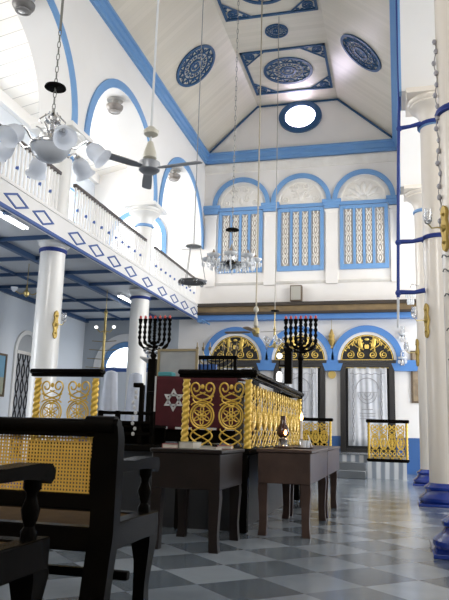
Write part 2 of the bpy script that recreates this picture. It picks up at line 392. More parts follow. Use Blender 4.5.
# ---- lattice windows of the end wall
def lattice_strip(h,w):
    m=MB(); m.box(-w/2,w/2,0,.02,0,h)
    m.mat(1); n=40; per=.29; 
    for ph in (0,pi):
        P=[(w*.36*sin(2*pi*(h*i/(n*1.0))/per/2+ph),-.008,h*i/n) for i in range(n+1)]
        m.tube(P,.017,5)
    k=int(h/(per))
    for i in range(k+1):
        z=(i+.5)*per
        if z<h-.05: m.ball((0,-.004,z),.05,8,(.55,.5,1.3))
        if 0.04<i*per<h-.04:
            for sx in (-1,1): m.ball((sx*w*.33,-.004,i*per),.035,8,(.7,.5,1.2))
    return m
LATB=mat('darker beige lattice backing',(.42,.365,.31),.7)  # backing a darker beige than the lattice strands
strip0=None
WX=[-4.30,-2.555,-.80]
WL=['leftmost blue framed lattice window with scrolled fan above','middle blue framed lattice window of the end wall','rightmost blue framed lattice window with shell petals above']
for i,x in enumerate(WX):
    w=thing('window_%d'%(i+1),WL[i],'window',(x,YB,0),kind=S)
    m=MB()
    z0,z1,hw=5.39,7.22,.655
    m.box(-hw,hw,-.05,0,z0,z0+.14).box(-hw,hw,-.05,0,z1-.10,z1)
    xs=[-hw,-.385,-.13,.13,.385,hw]
    for q,xx in enumerate((-hw+.05,-.262,0,.262,hw-.05)):
        b=.05 if q in (0,4) else .035
        m.box(xx-b,xx+b,-.05,0,z0+.14,z1-.10)
    m.build('window_frame',BLUE,w)
    for q in range(4):
        cxx=(-.425,-.131,.131,.425)[q]
        if strip0 is None:
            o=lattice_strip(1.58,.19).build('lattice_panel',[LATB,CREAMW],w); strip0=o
        else: o=link_copy(strip0,w)
        o.location=(cxx,-.022,5.535)
    MB().arc_band(0,7.40,.73,.86,-.06,0,n=34).box(-.73,.73,-.055,0,7.24,7.34).build('arch_band',BLUE,w)
    t=MB().disc(0,7.36,.735,-.01,.0,a0=0,a1=pi,n=30).arc_band(0,7.38,.60,.66,-.035,-.005,n=30)
    if i==2:
        for k in range(7):
            a=pi*(k+.5)/7; L_=.30+.10*sin(a)
            M=Matrix.Translation((0,-.012,7.40))@Matrix.Rotation(-(a-pi/2),4,'Y')@Matrix.Translation((0,0,.32))
            t.ball((0,0,0),.20,10,(.36,.16,1.0),M)
        t.ball((0,-.01,7.42),.09,10,(1.2,.3,1))
        for sx in (-1,1): t.tube([(sx*(.25+.0*k+.18*sin(k*.5)),-.015,7.42+.03*k) for k in range(8)],.018,5)
    else:
        for sx in (-1,1):
            for (cx_,cz,r,tw) in ((.18,7.62,.13,1),(.42,7.50,.11,-1),(.13,7.88,.09,-1)):
                t.tube([(sx*(cx_+r*(1-k/22)*cos(tw*k*.52+1)),-.015,cz+r*(1-k/22)*sin(tw*k*.52+1)) for k in range(18)],.017,5)
            M=Matrix.Translation((sx*.30,-.01,7.80))@Matrix.Rotation(sx*.7,4,'Y'); t.ball((0,0,0),.10,8,(.4,.2,1),M)
        t.ball((0,-.01,7.56),.10,10,(.7,.25,1.3))
    t.build('tympanum_relief',CREAMW,w)
# pilasters between them, part of the end wall
pl=[(-5.40,-4.98),(-3.63,-3.225),(-1.885,-1.475),(-.13,.16)]
for k,(a,b) in enumerate(pl):
    m=MB().box(a+.04,b-.04,YB-.06,YB,5.0,7.1).box(a+.015,b-.015,YB-.08,YB,7.06,7.13).mat(1).box(a-.03,b+.03,YB-.09,YB,7.24,7.33).box(a-.06,b+.06 if k<3 else b,YB-.11,YB,7.33,7.42).box(a,b,YB-.07,YB,7.17,7.25)
    stru(m.build('trim_%d'%(8+k),[WALLB,BLUE]),['pilaster with blue cap left of the leftmost lattice window','pilaster with blue cap between left and middle lattice windows','pilaster with blue cap between middle and right lattice windows','pilaster with blue cap right of the rightmost lattice window'][k],'trim')

# ---- ledge across the end wall
lg=thing('trim_12','dark edged ledge with gilded board and blue strip across the end wall','ledge',(CX,YB,4.0),kind=S)
def lgp(mb,n,mt): o=mb.build(n,mt,lg); o.location=(-CX,-YB,-4.0)
lgp(MB().box(XL,.75,YB-.30,YB,4.185,4.36),'gilded_board',GILTBAND)
lgp(MB().box(XL-.0,.75,YB-.36,YB,4.355,4.445).box(XL,.75,YB-.34,YB,4.125,4.19),'dark_edge',mat('dark ledge wood',(.035,.024,.016),.5))
lgp(MB().box(XL,.75,YB-.26,YB,3.985,4.13),'blue_strip',BLUE2)

# ---- wainscot
stru(MB().box(-9,-5.1,YB-.03,YB,0,.9).box(.14,3.9,YB-.03,YB,0,.9).box(-3.66,-3.26,YB-.03,YB,.5,.9).box(-1.86,-1.46,YB-.03,YB,.5,.9).box(-.06,.16,YB-.03,YB,.5,.9).build('baseboard_back',mat('wainscot blue',(.04,.12,.32),.4)),'blue painted dado along the foot of the end wall','dado')

# ---- doors of the end wall
def spiral(m,c,r,turns,a0,tw,y,rad_=.012,n=26):
    m.tube([(c[0]+r*(1-.85*k/n)*cos(a0+tw*2*pi*turns*k/n),y,c[1]+r*(1-.85*k/n)*sin(a0+tw*2*pi*turns*k/n)) for k in range(n+1)],rad_,5)
def door_tymp(w):
    MB().disc(0,2.88,.70,-.03,-.01,a0=0,a1=pi,n=30).build('tympanum_backing',DARK,w)
    m=MB()
    for sx in (-1,1):
        spiral(m,(sx*.15,3.03),.105,1.7,pi/2,-sx,-.05,.016); spiral(m,(sx*.43,3.03),.105,1.7,pi/2,sx,-.05,.016)
        m.tube([(sx*(.54-.40*k/9),-.045,3.18+.30*sin(pi*.5*k/9)) for k in range(10)],.012,5)
        for k in range(5):
            M=Matrix.Translation((sx*(.58-.10*k),-.05,3.16+.075*k))@Matrix.Rotation(sx*(.9-.3*k),4,'Y'); m.ball((0,0,0),.055,8,(.45,.3,1),M)
        # rampant beast: body, chest, head, legs, tail
        M=Matrix.Translation((sx*.17,-.055,3.30))@Matrix.Rotation(sx*.35,4,'Y')
        m.ball((0,0,0),.115,10,(.55,.3,1),M); m.ball((-sx*.02,0,.12),.06,8,(1,.5,1),M)
        for (a,b) in (((-.02,.05),(-.10,.09)),((-.02,.0),(-.10,.01)),((.03,-.07),(-.03,-.16)),((.05,-.07),(.09,-.15))):
            m.tube([(sx*a_,0,b_) for a_,b_ in (a,b)],.022,5,M=M)
        m.tube([(sx*(.05+.10*sin(k*.4)),0,-.08+.04*k) for k in range(8)],.013,5,M=M)
    m.prism([(-.05,3.19),(.05,3.19),(.06,3.27),(.03,3.31),(0,3.29),(-.03,3.31),(-.06,3.27)],-.075,-.04)
    m.ball((0,-.05,3.44),.045,8,(1.4,.5,.8))
    m.arc_band(0,2.88,.655,.675,-.05,-.03,n=30).box(-.68,.68,-.05,-.03,2.885,2.905)
    m.build('tympanum_filigree',GOLDM,w)
DX=[-4.36,-2.56,-.765]
DLB=['curtained door behind the railed platform, leftmost of three','curtained middle door behind the tall candelabrum','rightmost curtained door above the marble steps']
for i,x in enumerate(DX):
    w=thing('door_%d'%(i+1),DLB[i],'door',(x,YB,0),kind=S)
    MB().box(-.70,-.56,-.10,0,.5,2.72).box(.56,.70,-.10,0,.5,2.72).box(-.70,.70,-.12,0,2.70,2.80).box(-.74,.74,-.14,0,2.80,2.88).box(-.56,.56,-.08,0,.5,.58).build('door_frame',mat('black door frame',(.018,.016,.016),.35),w)
    MB().box(-.56,.56,-.02,0,.5,2.70).build('door_leaf',DARK,w)
    MB().arc_band(0,2.88,.765,.935,-.09,0,n=34).build('arch_band',BLUE2,w)
    MB().arc_band(0,2.88,.69,.765,-.06,0,n=34).build('inner_arch',WALLB,w)
    cu=MB().sheet(60,8,lambda u,v: (-.50+1.0*u, -.085+.009*sin(u*41+v*2.5)+.010*sin(u*17+2), .66+2.03*v)).build('curtain',LACE,w)
    cu.modifiers.new('thick','SOLIDIFY').thickness=.004
    MB().tube([(-.55,-.085,2.68),(.55,-.085,2.68)],.012,6).build('curtain_rod',BRASS,w)
    e=MB()
    for r in (.08,.16,.24): e.tube([(r*cos(a),-.108,2.02+r*sin(a)*1.1) for a in [pi+pi*k/14 for k in range(15)]],.008,4)
    e.tube([(0,-.108,2.04),(0,-.108,1.62)],.009,4); e.tube([(-.14,-.108,1.60),(.14,-.108,1.60)],.009,4)
    e.tube([(-.26,-.108,2.04),(.26,-.108,2.04)],.006,4)
    e.arc_band(0,2.12,.28,.30,-.112,-.106,n=20)
    for sx in (-1,1):
        e.tube([(sx*(.36+.025*sin(k*1.3)),-.108,.75+k*.09) for k in range(22)],.008,4)
        e.tube([(sx*(.36-.025*sin(k*1.3)),-.108,.75+k*.09) for k in range(22)],.008,4)
    e.tube([(-.45+.9*k/20,-.108,2.52+.02*sin(k*1.4)) for k in range(21)],.007,4)
    for k in range(3): e.tube([(-.2,-.108,1.50-.07*k),(.2,-.108,1.50-.07*k)],.007,4)
    e.build('embroidery',STITCH,cu)
    door_tymp(w)
# imposts between the doors
for k,(a,b) in enumerate(((-3.66,-3.26),(-1.86,-1.465),(-.065,.50))):
    m=MB().prism([(a-.09,2.88),(a-.09,2.84),(a+.0,2.60),(b-.0,2.60),(b+.09,2.84),(b+.09,2.88)],YB-.13,YB)
    stru(m.build('trim_%d'%(13+k),BLUE2),['flared blue impost between the left and middle doors','flared blue impost between the middle and right doors','flared blue impost right of the rightmost door'][k],'trim')

# ---- platform and steps before the doors
p=thing('platform','raised marble platform with grey steps in front of the doors','platform',(CX,16.5,0),kind=S)
def pp(mb,n,mt): o=mb.build(n,mt,p); o.location=(-CX,-16.5,0)
pp(MB().box(-5.4,.16,15.75,18,0,.5).box(-.70,.16,15.5,15.76,0,.36).box(-5.4,-1.50,15.5,15.76,0,.36),'platform_block',MSTRIPE)
pp(MB().bbox(-1.50,-.70,15.12,15.5,0,.17,.012),'step',MARB)
pp(MB().bbox(-1.50,-.70,15.45,15.78,0,.335,.012),'step',MARB)
pp(MB().box(-5.4,.16,15.72,18,.49,.505),'platform_paving',MARB)

# ---- back wall of the aisle: round headed window; upper aisle windows
stru(MB().box(-9.0,-6.05,YB-.012,YB,.9,4.1).build('wall_back_aisle',mottle(mat('aisle wash with painted shade',(.45,.48,.51),.7),(.41,.44,.47),.7,.4)),'thin panel on the left aisle end wall, gallery shade in its grey colour','wall')  # thin panel over the end wall, its grey carries the shade under the gallery
w=thing('window_5','bright arched window at the far end of the left aisle','window',(-7.62,YB,0),kind=S)
WGL=mat('daylit window glass',(.9,.95,1),.2,emit=(.85,.93,1),es=2.6)
MB().arc_band(0,2.65,.78,1.0,-.07,0,n=30).build('arch_band',WALL,w)
MB().arc_band(0,2.65,.60,.76,-.05,0,n=30).build('inner_arch',BLUE,w)
MB().disc(0,2.65,.62,-.03,0,a0=0,a1=pi,n=30).build('pane',WGL,w)
MB().box(-.78,.78,-.05,0,2.54,2.66).build('sill',LBLUE,w)
MB().box(-.75,.75,-.04,0,.6,2.54).build('shutter',AISLE,w)
for k,(y,zz) in enumerate(((17.99,5.9),)):
    w=thing('window_6','blue edged arched window in the end wall of the left gallery','window',(-7.5,YB,0),kind=S)
    MB().arc_band(0,6.5,.80,.95,-.05,0,n=30).box(-.95,-.80,-.05,0,5.0,6.5).box(.80,.95,-.05,0,5.0,6.5).box(-.95,.95,-.05,0,4.9,5.02).build('window_frame',BLUE,w)
    MB().disc(0,6.5,.80,-.02,0,a0=0,a1=pi,n=30).box(-.8,.8,-.02,0,5.02,6.5).build('pane',WGL,w)
# windows (frames, bars) in the outer walls
def side_window(n,x,yc,z0,z1,label,hw):
    w=thing('window_%d'%n,label,'window',(x,yc,(z0)),kind=S); h=z1-z0
    MB().box(-.12,.12,-hw,-hw+.07,0,h).box(-.12,.12,hw-.07,hw,0,h).box(-.12,.12,-hw,hw,0,.07).box(-.12,.12,-hw,hw,h-.07,h).build('window_frame',BLUE,w)
    MB().box(-.03,.03,-.025,.025,.07,h-.07).box(-.03,.03,-hw+.07,hw-.07,h*.62,h*.62+.05).build('glazing_bars',WALL,w)
k=7
for x,side in ((-9.1,'left'),(4.0,'right')):
    for yc,hw in ((0,1),(3.9,1),(8,1),(12.1 if side=='left' else 12.2,.9 if side=='left' else 1),(16.1,.9)):
        for z0,z1,lev in ((*LOW,'lower'),(*UP,'gallery')):
            if side=='left' and lev=='lower' and yc>9: continue
            side_window(k,x,yc,z0,z1,'%s level window in the %s outer wall, %s'%(lev,side,{0:'behind the camera',3.9:'nearest in front of the camera',8:'opposite the cane bench',12.1:'beside the second column',12.2:'beside the second column',16.1:'nearest the end wall'}[yc]),hw); k+=1
w=thing('window_%d'%k,'added unseen window lighting the hall from behind the camera','window',(CX,-3.3,5.3),kind=S); k+=1  # unseen window, added as an opening for the front fill light
MB().box(-1.8,-1.7,-.12,.12,0,2.6).box(1.7,1.8,-.12,.12,0,2.6).box(-1.7,1.7,-.12,.12,0,.1).box(-1.7,1.7,-.12,.12,2.5,2.6).build('window_frame',BLUE,w)
MB().box(-.62,-.56,-.04,.04,.1,2.5).box(.56,.62,-.04,.04,.1,2.5).build('glazing_bars',WALL,w)
# arched door in the left wall
w=thing('door_4','narrow arched doorway with dark grille in the left aisle wall','door',(-9.0,14.85,0),kind=S)
MB().arc_band(0,2.72,.46,.56,0,.05,'yz',n=24).box(0,.05,-.56,-.46,0,2.72).box(0,.05,.46,.56,0,2.72).build('door_frame',WALL,w)
MB().disc(0,2.72,.47,0,.02,'yz',a0=0,a1=pi,n=24).build('fanlight',mat('dim fanlight',(.40,.41,.42),.4),w)
m=MB().box(0,.015,-.46,.46,0,2.70)
m.mat(1)
for q in range(4):
    y=-.33+.22*q
    m.tube([(.03,y+.07*sin(j*.9),.15+j*.11) for j in range(24)],.014,5).tube([(.03,y-.07*sin(j*.9),.15+j*.11) for j in range(24)],.014,5)
m.build('grille',[mat('grey door gauze',(.42,.44,.47),.6),DARK],w)
MB().box(0,.06,-.47,.47,2.66,2.74).build('transom',CREAMW,w)

# ================================================================== COLUMNS
def column_parts(colm, n=32):
    base=MB().bbox(-.39,.39,-.39,.39,0,.035,.006).lathe([(.36,.035),(.38,.065),(.375,.10),(.335,.135),(.295,.165),(.285,.20),(.305,.215),(.305,.245),(.275,.265),(.25,.285),(.235,.30)],n)
    shaft=MB().lathe([(.232,.28),(.226,.6),(.222,2.5),(.206,5.62)],n)
    ring=MB().lathe([(.206,5.60),(.235,5.615),(.238,5.65),(.215,5.675)],n)
    cap=MB().lathe([(.205,5.66),(.215,5.74),(.24,5.82),(.285,5.89),(.345,5.935),(.36,5.95),(.355,5.975),(.37,5.985),(.395,6.02),(.395,6.045)],n).bbox(-.41,.41,-.41,.41,6.045,6.135,.008)
    return [(base,'base',ENAMEL),(shaft,'shaft',colm),(ring,'neck_ring',BLUE),(cap,'capital',colm)]
def column_proto(loc,label,colm,group):
    t=thing('column',label,'column',loc,0,group,S)
    for mb,n,mt in column_parts(colm): mb.build(n,mt,t)
    return t
LN=['left column out of the picture behind the near bench','white left column beside the camera','white left column carrying the brass sconce nearest the glass chandelier','white left column behind the seven armed candelabrum']
RN=['right column behind the camera','nearest right hand column at the picture edge','middle right hand column wrapped with blue cord','farthest right hand column by the end wall']
c0=column_proto((-5.72,COLY[1],0),LN[1],COLM,'columns of the left arcade')
for i in (2,3): copy_tree(c0,None,(-5.75,COLY[i],0),0,LN[i])
c1=column_proto((.63,COLY[1],0),RN[1],COLR,'columns of the right arcade')
for i in (2,3): copy_tree(c1,None,(.635,COLY[i],0),0,RN[i])
cb=column_proto((.63,COLY[0],0),'right column beside the camera',COLR,'columns of the right arcade'); 
copy_tree(c0,None,(-5.72,COLY[0],0),0,LN[0])
# collars under the gallery front
for y in COLY[1:]:
    o=MB().lathe([(.225,3.96),(.27,4.0),(.27,4.04),(.30,4.08)],24).build('trim_%d'%(15+COLY.index(y)),COLM)
    o.location=(-5.735,y,0); stru(o,'moulded white collar where the gallery meets the left column '+{COLY[1]:'nearest the camera',COLY[2]:'bearing the brass sconce',COLY[3]:'behind the candelabrum'}[y],'collar')

# balustrades of the gallery
BAL=MB().box(-.015,.015,-.017,.017,0,.76).ball((0,0,.36),.022,6,(1,.8,1.5))
BAL2=MB().box(-.015,.015,-.017,.017,0,.76).mat(1).ball((0,0,.36),.032,6,(1,.8,1.5))
bal0=None
for ya,yb,lb in ((6.3,9.8,'white picket balustrade of the gallery left of the sconce column'),(10.36,13.92,'white picket balustrade of the gallery between the two seen left columns'),(14.5,17.95,'white picket balustrade of the gallery next to the end wall')):
    t=thing('balustrade',lb,'balustrade',(-5.58,(ya+yb)/2,4.43),0,'gallery balustrades'); L=(yb-ya)/2
    MB().box(-.035,.035,-L,L,.76,.815).build('handrail',mat('dark brown rail',(.075,.06,.055),.4),t)
    MB().box(-.03,.03,-L,L,0,.05).build('bottom_rail',WALL,t)
    n=int((yb-ya)/.112)
    for k in range(n):
        if bal0 is None: bal0=[BAL.build('baluster',[WALL,LBLUE],t),BAL2.build('baluster',[WALL,LBLUE],t)]; bal0[1].location=(0,-L+.02,0)
        o=link_copy(bal0[k%3==1],t)
        o.location=(0,-L+.05+k*(2*L-.1)/(n-1),0)

# ================================================================== CEILING ORNAMENT
def med_mesh(m,R,n=12):
    m.ring(0,0,R*.88,R,-.03,0,'xy',40)
    m.ring(0,0,R*.60,R*.65,-.025,0,'xy',36); m.ring(0,0,R*.26,R*.34,-.03,0,'xy',24)
    for k in range(n):
        a=2*pi*k/n; b=a+pi/n
        for sg in (-1,1):
            m.tube([(R*.63*cos(a),R*.63*sin(a),-.012),(R*.90*cos(a+sg*pi/n),R*.90*sin(a+sg*pi/n),-.012)],R*.036,4)
        m.ball((R*.47*cos(b),R*.47*sin(b),-.01),R*.07,8,(1,1,.2))
        m.tube([(R*.30*cos(a),R*.30*sin(a),-.012),(R*.63*cos(a),R*.63*sin(a),-.012)],R*.018,4)
        m.ball((R*.76*cos(a+pi/n*0),R*.76*sin(a),-.01),R*.05,8,(1,1,.25))
    for k in range(8):
        a=2*pi*k/8; m.ball((R*.14*cos(a),R*.14*sin(a),-.01),R*.075,8,(1,1,.25))
    return m
MEDG='openwork ceiling medallions'
def medallion(label,loc,R,rot=(0,0,0)):
    o=med_mesh(MB(),R).build('ceiling_medallion',DBLUE); o.location=loc; o.rotation_euler=rot
    return tag(o,label,'ceiling ornament',MEDG)
sa=atan2(ZC-Z1,HX0-(XL-.1)); sb=atan2(ZC-Z1,(XR+.1)-HX1)
xm=-4.66; zm=Z1+(xm-(XL-.1))*math.tan(sa)
medallion('blue round openwork medallion on the left slope of the boarded ceiling',(xm,14.30,zm-.01),.60,(0,-sa,0))
xm2=-.66; zm2=Z1+((XR+.1)-xm2)*math.tan(sb)
medallion('blue round openwork medallion on the right slope of the boarded ceiling',(xm2,14.55,zm2-.01),.60,(0,sb,0))
medallion('small blue medallion between the two square frames on the flat ceiling strip',(-2.65,14.33,ZC-.005),.28)
for yc,nm in ((16.18,'far'),(12.60,'near')):
    t=thing('ceiling_frame','dark blue square ceiling frame with corner tracery, '+('nearest the round gable window' if nm=='far' else 'cut by the top edge of the picture'),'ceiling ornament',(-2.66,yc,ZC),0,'square frames of the flat ceiling strip')
    h=1.09
    for a,b,c,d in ((-h,h,-h,-h+.06),(-h,h,h-.06,h),(-h,-h+.06,-h,h),(h-.06,h,-h,h)):
        MB().box(a,b,c,d,-.04,0).build('batten',DBLUE,t)
    for sx in (-1,1):
        for sy in (-1,1):
            m=MB(); L_=.62
            m.tube([(sx*(h-L_),sy*(h-.05),-.02),(sx*(h-.05),sy*(h-L_),-.02)],.028,4)
            cx,cy=sx*(h-.22),sy*(h-.22)
            m.ring(cx,cy,.09,.13,-.03,0,'xy',18)
            for k in range(6): m.ball((cx+.055*cos(k*pi/3),cy+.055*sin(k*pi/3),-.01),.035,6,(1,1,.3))
            for (ax,ay) in ((.46,.10),(.10,.46),(.36,.07),(.07,.36)): m.ball((sx*(h-ax),sy*(h-ay),-.01),.05,6,(1,1,.3))
            m.tube([(sx*(h-.06),sy*(h-.06),-.015),(cx,cy,-.015)],.02,4)
            m.build('corner_tracery',DBLUE,t)
    med_mesh(MB(),.66).build('medallion',DBLUE,t)

# ================================================================== HANGING THINGS
def cord(m,x,y,z0,z1,r=.007): m.tube([(x,y,z0),(x,y,z1)],r,6)
def chain(m,z0,z1,r=.012,step=.07):
    k=0; z=z0
    while z<z1:
        M=Matrix.Translation((0,0,z+step/2))@Matrix.Rotation((k%2)*pi/2,4,'Z')
        m.tube([(r*1.3*cos(a),0,step*.62*sin(a)) for a in [2*pi*i/8 for i in range(8)]],.0045,4,True,M); z+=step; k+=1
# tulip chandelier
t=thing('chandelier','chrome chandelier with frosted tulip glass shades hanging nearest, upper left','chandelier',(-3.32,5.6,3.46),.25)
MB().lathe([(.0,0.04),(.07,.05),(.13,.08),(.175,.13),(.195,.185),(.19,.20),(.18,.19)],28).build('glass_bowl',mat('pearl bowl glass',(.72,.75,.80),.2,trans=.15),t)
m=MB().lathe([(.20,.185),(.205,.20),(.20,.225),(.10,.25),(.045,.27),(.03,.34),(.05,.36),(.03,.38),(.025,.45),(.075,.47),(.08,.50),(.05,.53),(.02,.56),(.012,.62)],20)
for k in range(6):
    a=2*pi*k/6+.3
    m.tube([((.05+.035*j)*cos(a),(.05+.035*j)*sin(a),.30+.10*sin(j*.55)) for j in range(4)],.008,5)
    m.tube([(.10*cos(a)+.03*cos(a)*sin(j),.10*sin(a)+.03*sin(a)*sin(j),.44+.022*j) for j in range(6)],.007,5)
m.build('chrome_stem',SILV,t)
sh0=None; ar0=None
for k in range(6):
    a=2*pi*k/6
    if ar0 is None:
        ar0=MB().tube([(.18,0,.20),(.26,0,.19),(.31,0,.24),(.36,0,.27),(.395,0,.24)],.011,6).lathe([(.03,.20),(.04,.225),(.02,.26)],10,Matrix.Translation((.395,0,0))).build('arm',SILV,t); o=ar0
        sh0=MB().lathe([(.025,.02),(.055,.0),(.085,-.05),(.092,-.10),(.085,-.135),(.10,-.175),(.115,-.19),(.108,-.185),(.08,-.135),(.085,-.10),(.078,-.05),(.05,-.01)],18,Matrix.Translation((.395,0,.21))@Matrix.Rotation(-.85,4,'Y')@Matrix.Scale(1.0,4)).build('tulip_shade',SHADE,o)
    else:
        o=link_copy(ar0,t); s_=link_copy(sh0,o)
    o.rotation_euler=(0,0,a)
m=MB(); chain(m,.60,1.5); m.tube([(0,0,1.5),(0,0,ZC-3.46)],.014,6); m.build('suspension_rod',mat('tarnished chain',(.16,.16,.14),.5,.4),t)
MB().lathe([(.0,.90),(.06,.885),(.105,.86),(.11,.845),(.0,.84)],20).build('canopy',BLACK,t)
# fans
def fan(label,loc,R,angs,bm,rodtop,col,motor,ks=1):
    t=thing('ceiling_fan',label,'fan',loc,0,'ceiling fans of the nave')
    MB().lathe([(.02,-.09),(.085,-.085),(.115,-.06),(.12,0),(.115,.03),(.06,.05)],20).build('motor',motor,t).scale=(ks,ks,1)
    MB().lathe([(.03,.05),(.075,.08),(.07,.14),(.045,.22),(.03,.27)],16).lathe([(.03,.33),(.08,.36),(.085,.40),(.03,.45)],16).build('canopy',mat('fan canopy cream',(.55,.52,.43),.35),t).scale=(ks,ks,1)
    MB().tube([(0,0,.05),(0,0,rodtop-loc[2])],.014,8).build('down_rod',col,t)
    for a in angs:
        M=Matrix.Rotation(a,4,'Z')@Matrix.Rotation(.18,4,'X')
        m=MB().band([(.10,-.028),(.20,-.05),(R*.6,-.056),(R-.03,-.056),(R,-.03)],[(.10,.028),(.20,.05),(R*.6,.056),(R-.03,.056),(R,.03)],-.045,-.036,'xy',M=M)
        m.build('blade',bm,t)
fan('grey three bladed ceiling fan on a long rod beside the second left column',(-2.57,6.4,3.74),.62,(rad(113),rad(233),rad(353)),GREYM,ZC,PIPE,mat('fan motor grey',(.30,.31,.33),.35,.3))
fan('brown bladed ceiling fan low before the middle door arch',(-2.53,12.0,2.79),.60,(rad(-12),rad(100),rad(175),rad(262)),mat('brown fan blade',(.22,.16,.10),.4),ZC,mat('worn brass rod',(.42,.37,.28),.4,.3),BRASS,.6)
# ring lamp
t=thing('ring_lamp','small hanging ring lamp on wires left of the crystal chandelier','lamp',(-2.85,9.0,3.03),0)
MB().lathe([(.0,.58),(.03,.575),(.115,.545),(.12,.535),(.0,.54)],18).build('canopy',mat('pale canopy',(.55,.55,.53),.4,.2),t)
m=MB()
for k in range(3):
    a=2*pi*k/3+.4; m.tube([(.09*cos(a),.09*sin(a),.54),(.19*cos(a),.19*sin(a),.02)],.005,4)
m.tube([(0,0,.56),(0,0,ZC-3.03)],.007,5); m.build('wires',mat('grey wire',(.22,.22,.22),.5),t)
MB().lathe([(.185,-.01),(.20,-.012),(.205,.015),(.19,.02)],24).build('ring',mat('dark ring metal',(.08,.08,.085),.4,.6),t)
cup0=None
for k in range(6):
    a=2*pi*k/6
    if cup0 is None: cup0=MB().lathe([(.0,-.035),(.018,-.03),(.028,.0),(.032,.03),(.028,.027),(.022,0)],12).build('glass_cup',GLASSC,t); o=cup0
    else: o=link_copy(cup0,t)
    o.location=(.19*cos(a),.19*sin(a),-.01)
# crystal chandelier
t=thing('chandelier','clear crystal chandelier with glass arms in front of the leftmost lattice window','chandelier',(-2.4,9.5,3.36),.2)
MB().lathe([(.0,-.05),(.04,-.02),(.17,.02),(.20,.06),(.10,.09),(.04,.12),(.035,.22),(.06,.25),(.03,.30),(.015,.36)],16).build('stem',SILV,t)
arm0=None
for k in range(8):
    a=2*pi*k/8
    if arm0 is None:
        arm0=MB().tube([(.06,0,.08),(.16,0,.03),(.26,0,.01),(.34,0,.05),(.36,0,.09)],.011,6).build('arm',CRYST,t); o=arm0
        sh=MB().lathe([(.02,.08),(.07,.09),(.10,.12),(.105,.135),(.06,.115),(.025,.10)],12,Matrix.Translation((.36,0,0))).build('glass_dish',CRYST,o)
        dm=MB()
        for j in range(8):
            b=2*pi*j/8; dm.ball((.36+.085*cos(b),.085*sin(b),.045),.020,6,(.7,.7,1.9))
        for j in range(4): dm.ball((.12+.06*j,0,-.03+.005*j),.022,6,(.7,.7,1.7))
        dr=dm.build('crystal_drops',CRYST,o)
        bl=MB().lathe([(.012,.10),(.022,.12),(.024,.16),(.010,.20),(0,.215)],8,Matrix.Translation((.36,0,0))).build('candle_bulb',mat('brass brown bulb',(.26,.20,.14),.3),o)
    else:
        o=link_copy(arm0,t); [link_copy(q,o) for q in (sh,dr,bl)]
    o.rotation_euler=(0,0,a)
MB().lathe([(.0,.61),(.10,.60),(.105,.585),(.0,.575)],18).build('canopy',BLACK,t)
m=MB(); chain(m,.36,ZC-3.36,.010,.085); m.build('chain',mat('dull chain',(.25,.24,.22),.5,.4),t)
# pendant candelabra from the small medallion
t=thing('pendant_lamp','small brass pendant with glass lamps hung from the small ceiling medallion','lamp',(-2.5,13.8,2.75),0)
MB().lathe([(0,.75),(.09,.74),(.095,.71),(0,.70)],14).build('canopy',BLACK,t)
m=MB().lathe([(.0,-.08),(.04,-.05),(.05,0),(.02,.05),(.02,.30),(.035,.33),(.012,.38),(.01,.7)],12); m.build('stem',BRASS,t)
MB().tube([(0,0,.7),(0,0,ZC-2.75)],.009,6).build('drop_rod',mat('dull rod',(.30,.28,.25),.5,.3),t)
for k in range(5):
    a=2*pi*k/5
    o=MB().tube([(.03,0,.0),(.10,0,-.05),(.18,0,-.03),(.20,0,.04)],.010,5).build('arm',BRASS,t); o.rotation_euler=(0,0,a)
    MB().lathe([(.02,.04),(.045,.06),(.05,.12),(.035,.17)],10,Matrix.Translation((.20,0,0))).build('glass_cup',GLASSC,o)
# bowl lamps below the arcade arches
AL=['round lamp under the nearest left arch crown, top left corner','round lamp under the arch crown between the left columns','round lamp under the arch crown beside the end wall']
for c,zz,lb,dk in zip((8.5,12.14,16.1),(-.065,0,0),AL,(1,0,0)):
    t=thing('arch_lamp',lb,'lamp',(-5.74,c,ZS+RA+zz),0,'lamps under the left arches')
    MB().lathe([(0,-.0),(.06,-.02),(.06,-.10),(.02,-.11),(.02,-.17)],16).lathe([(.0,-.03),(.17,-.05),(.18,-.03),(0,-.0)],20).build('ceiling_rose',mat('stone grey rose',(.32,.31,.29),.6) if not dk else GREYM,t)
    MB().lathe([(.0,-.30),(.08,-.295),(.15,-.26),(.18,-.21),(.185,-.17),(.0,-.165)],22).ring(0,0,.10,.13,-.296,-.28,'xy',18).build('bowl',mat('veined lamp glass',(.24,.215,.195),.3) if not dk else mat('dark lamp bowl',(.13,.125,.12),.35),t)
# aisle lamps
t=thing('brass_lamp','tall brass hanging lamp with crossbars in the left aisle','lamp',(-6.5,14.0,2.15),0)
m=MB().lathe([(0,-.02),(.05,0),(.045,.08),(.06,.10),(.035,.14),(.032,.9),(.05,.95),(.03,1.0),(.032,1.35),(.05,1.4),(.0,1.5)],12).tube([(0,0,1.5),(0,0,1.93)],.006,5); m.build('stem',BRASS,t)
for j,(z,w_) in enumerate(((.12,.42),(.32,.40),(.52,.36),(.72,.30))): MB().tube([(-w_,0,z+.02),(-.2*w_,0,z),(.2*w_,0,z),(w_,0,z+.02)],.010,5).build('crossbar',mat('brass bar dull',(.30,.24,.12),.4,.6),t)
for sx in (-1,1):
    o=MB().tube([(0,0,.98),(sx*.12,0,.94),(sx*.20,0,1.02)],.012,5).build('lamp_arm',BRASS,t); MB().ball((sx*.22,0,1.06),.045,10,(1,1,.8)).build('bulb',BULB,o)
t=thing('brass_lamp','small brass two armed lamp under the gallery soffit at far left','lamp',(-7.07,11.5,3.45),.5)
MB().lathe([(0,-.04),(.05,0),(.06,.06),(.02,.12),(.015,.2)],12).tube([(0,0,.2),(0,0,.66)],.008,5).build('stem',BRASS,t)
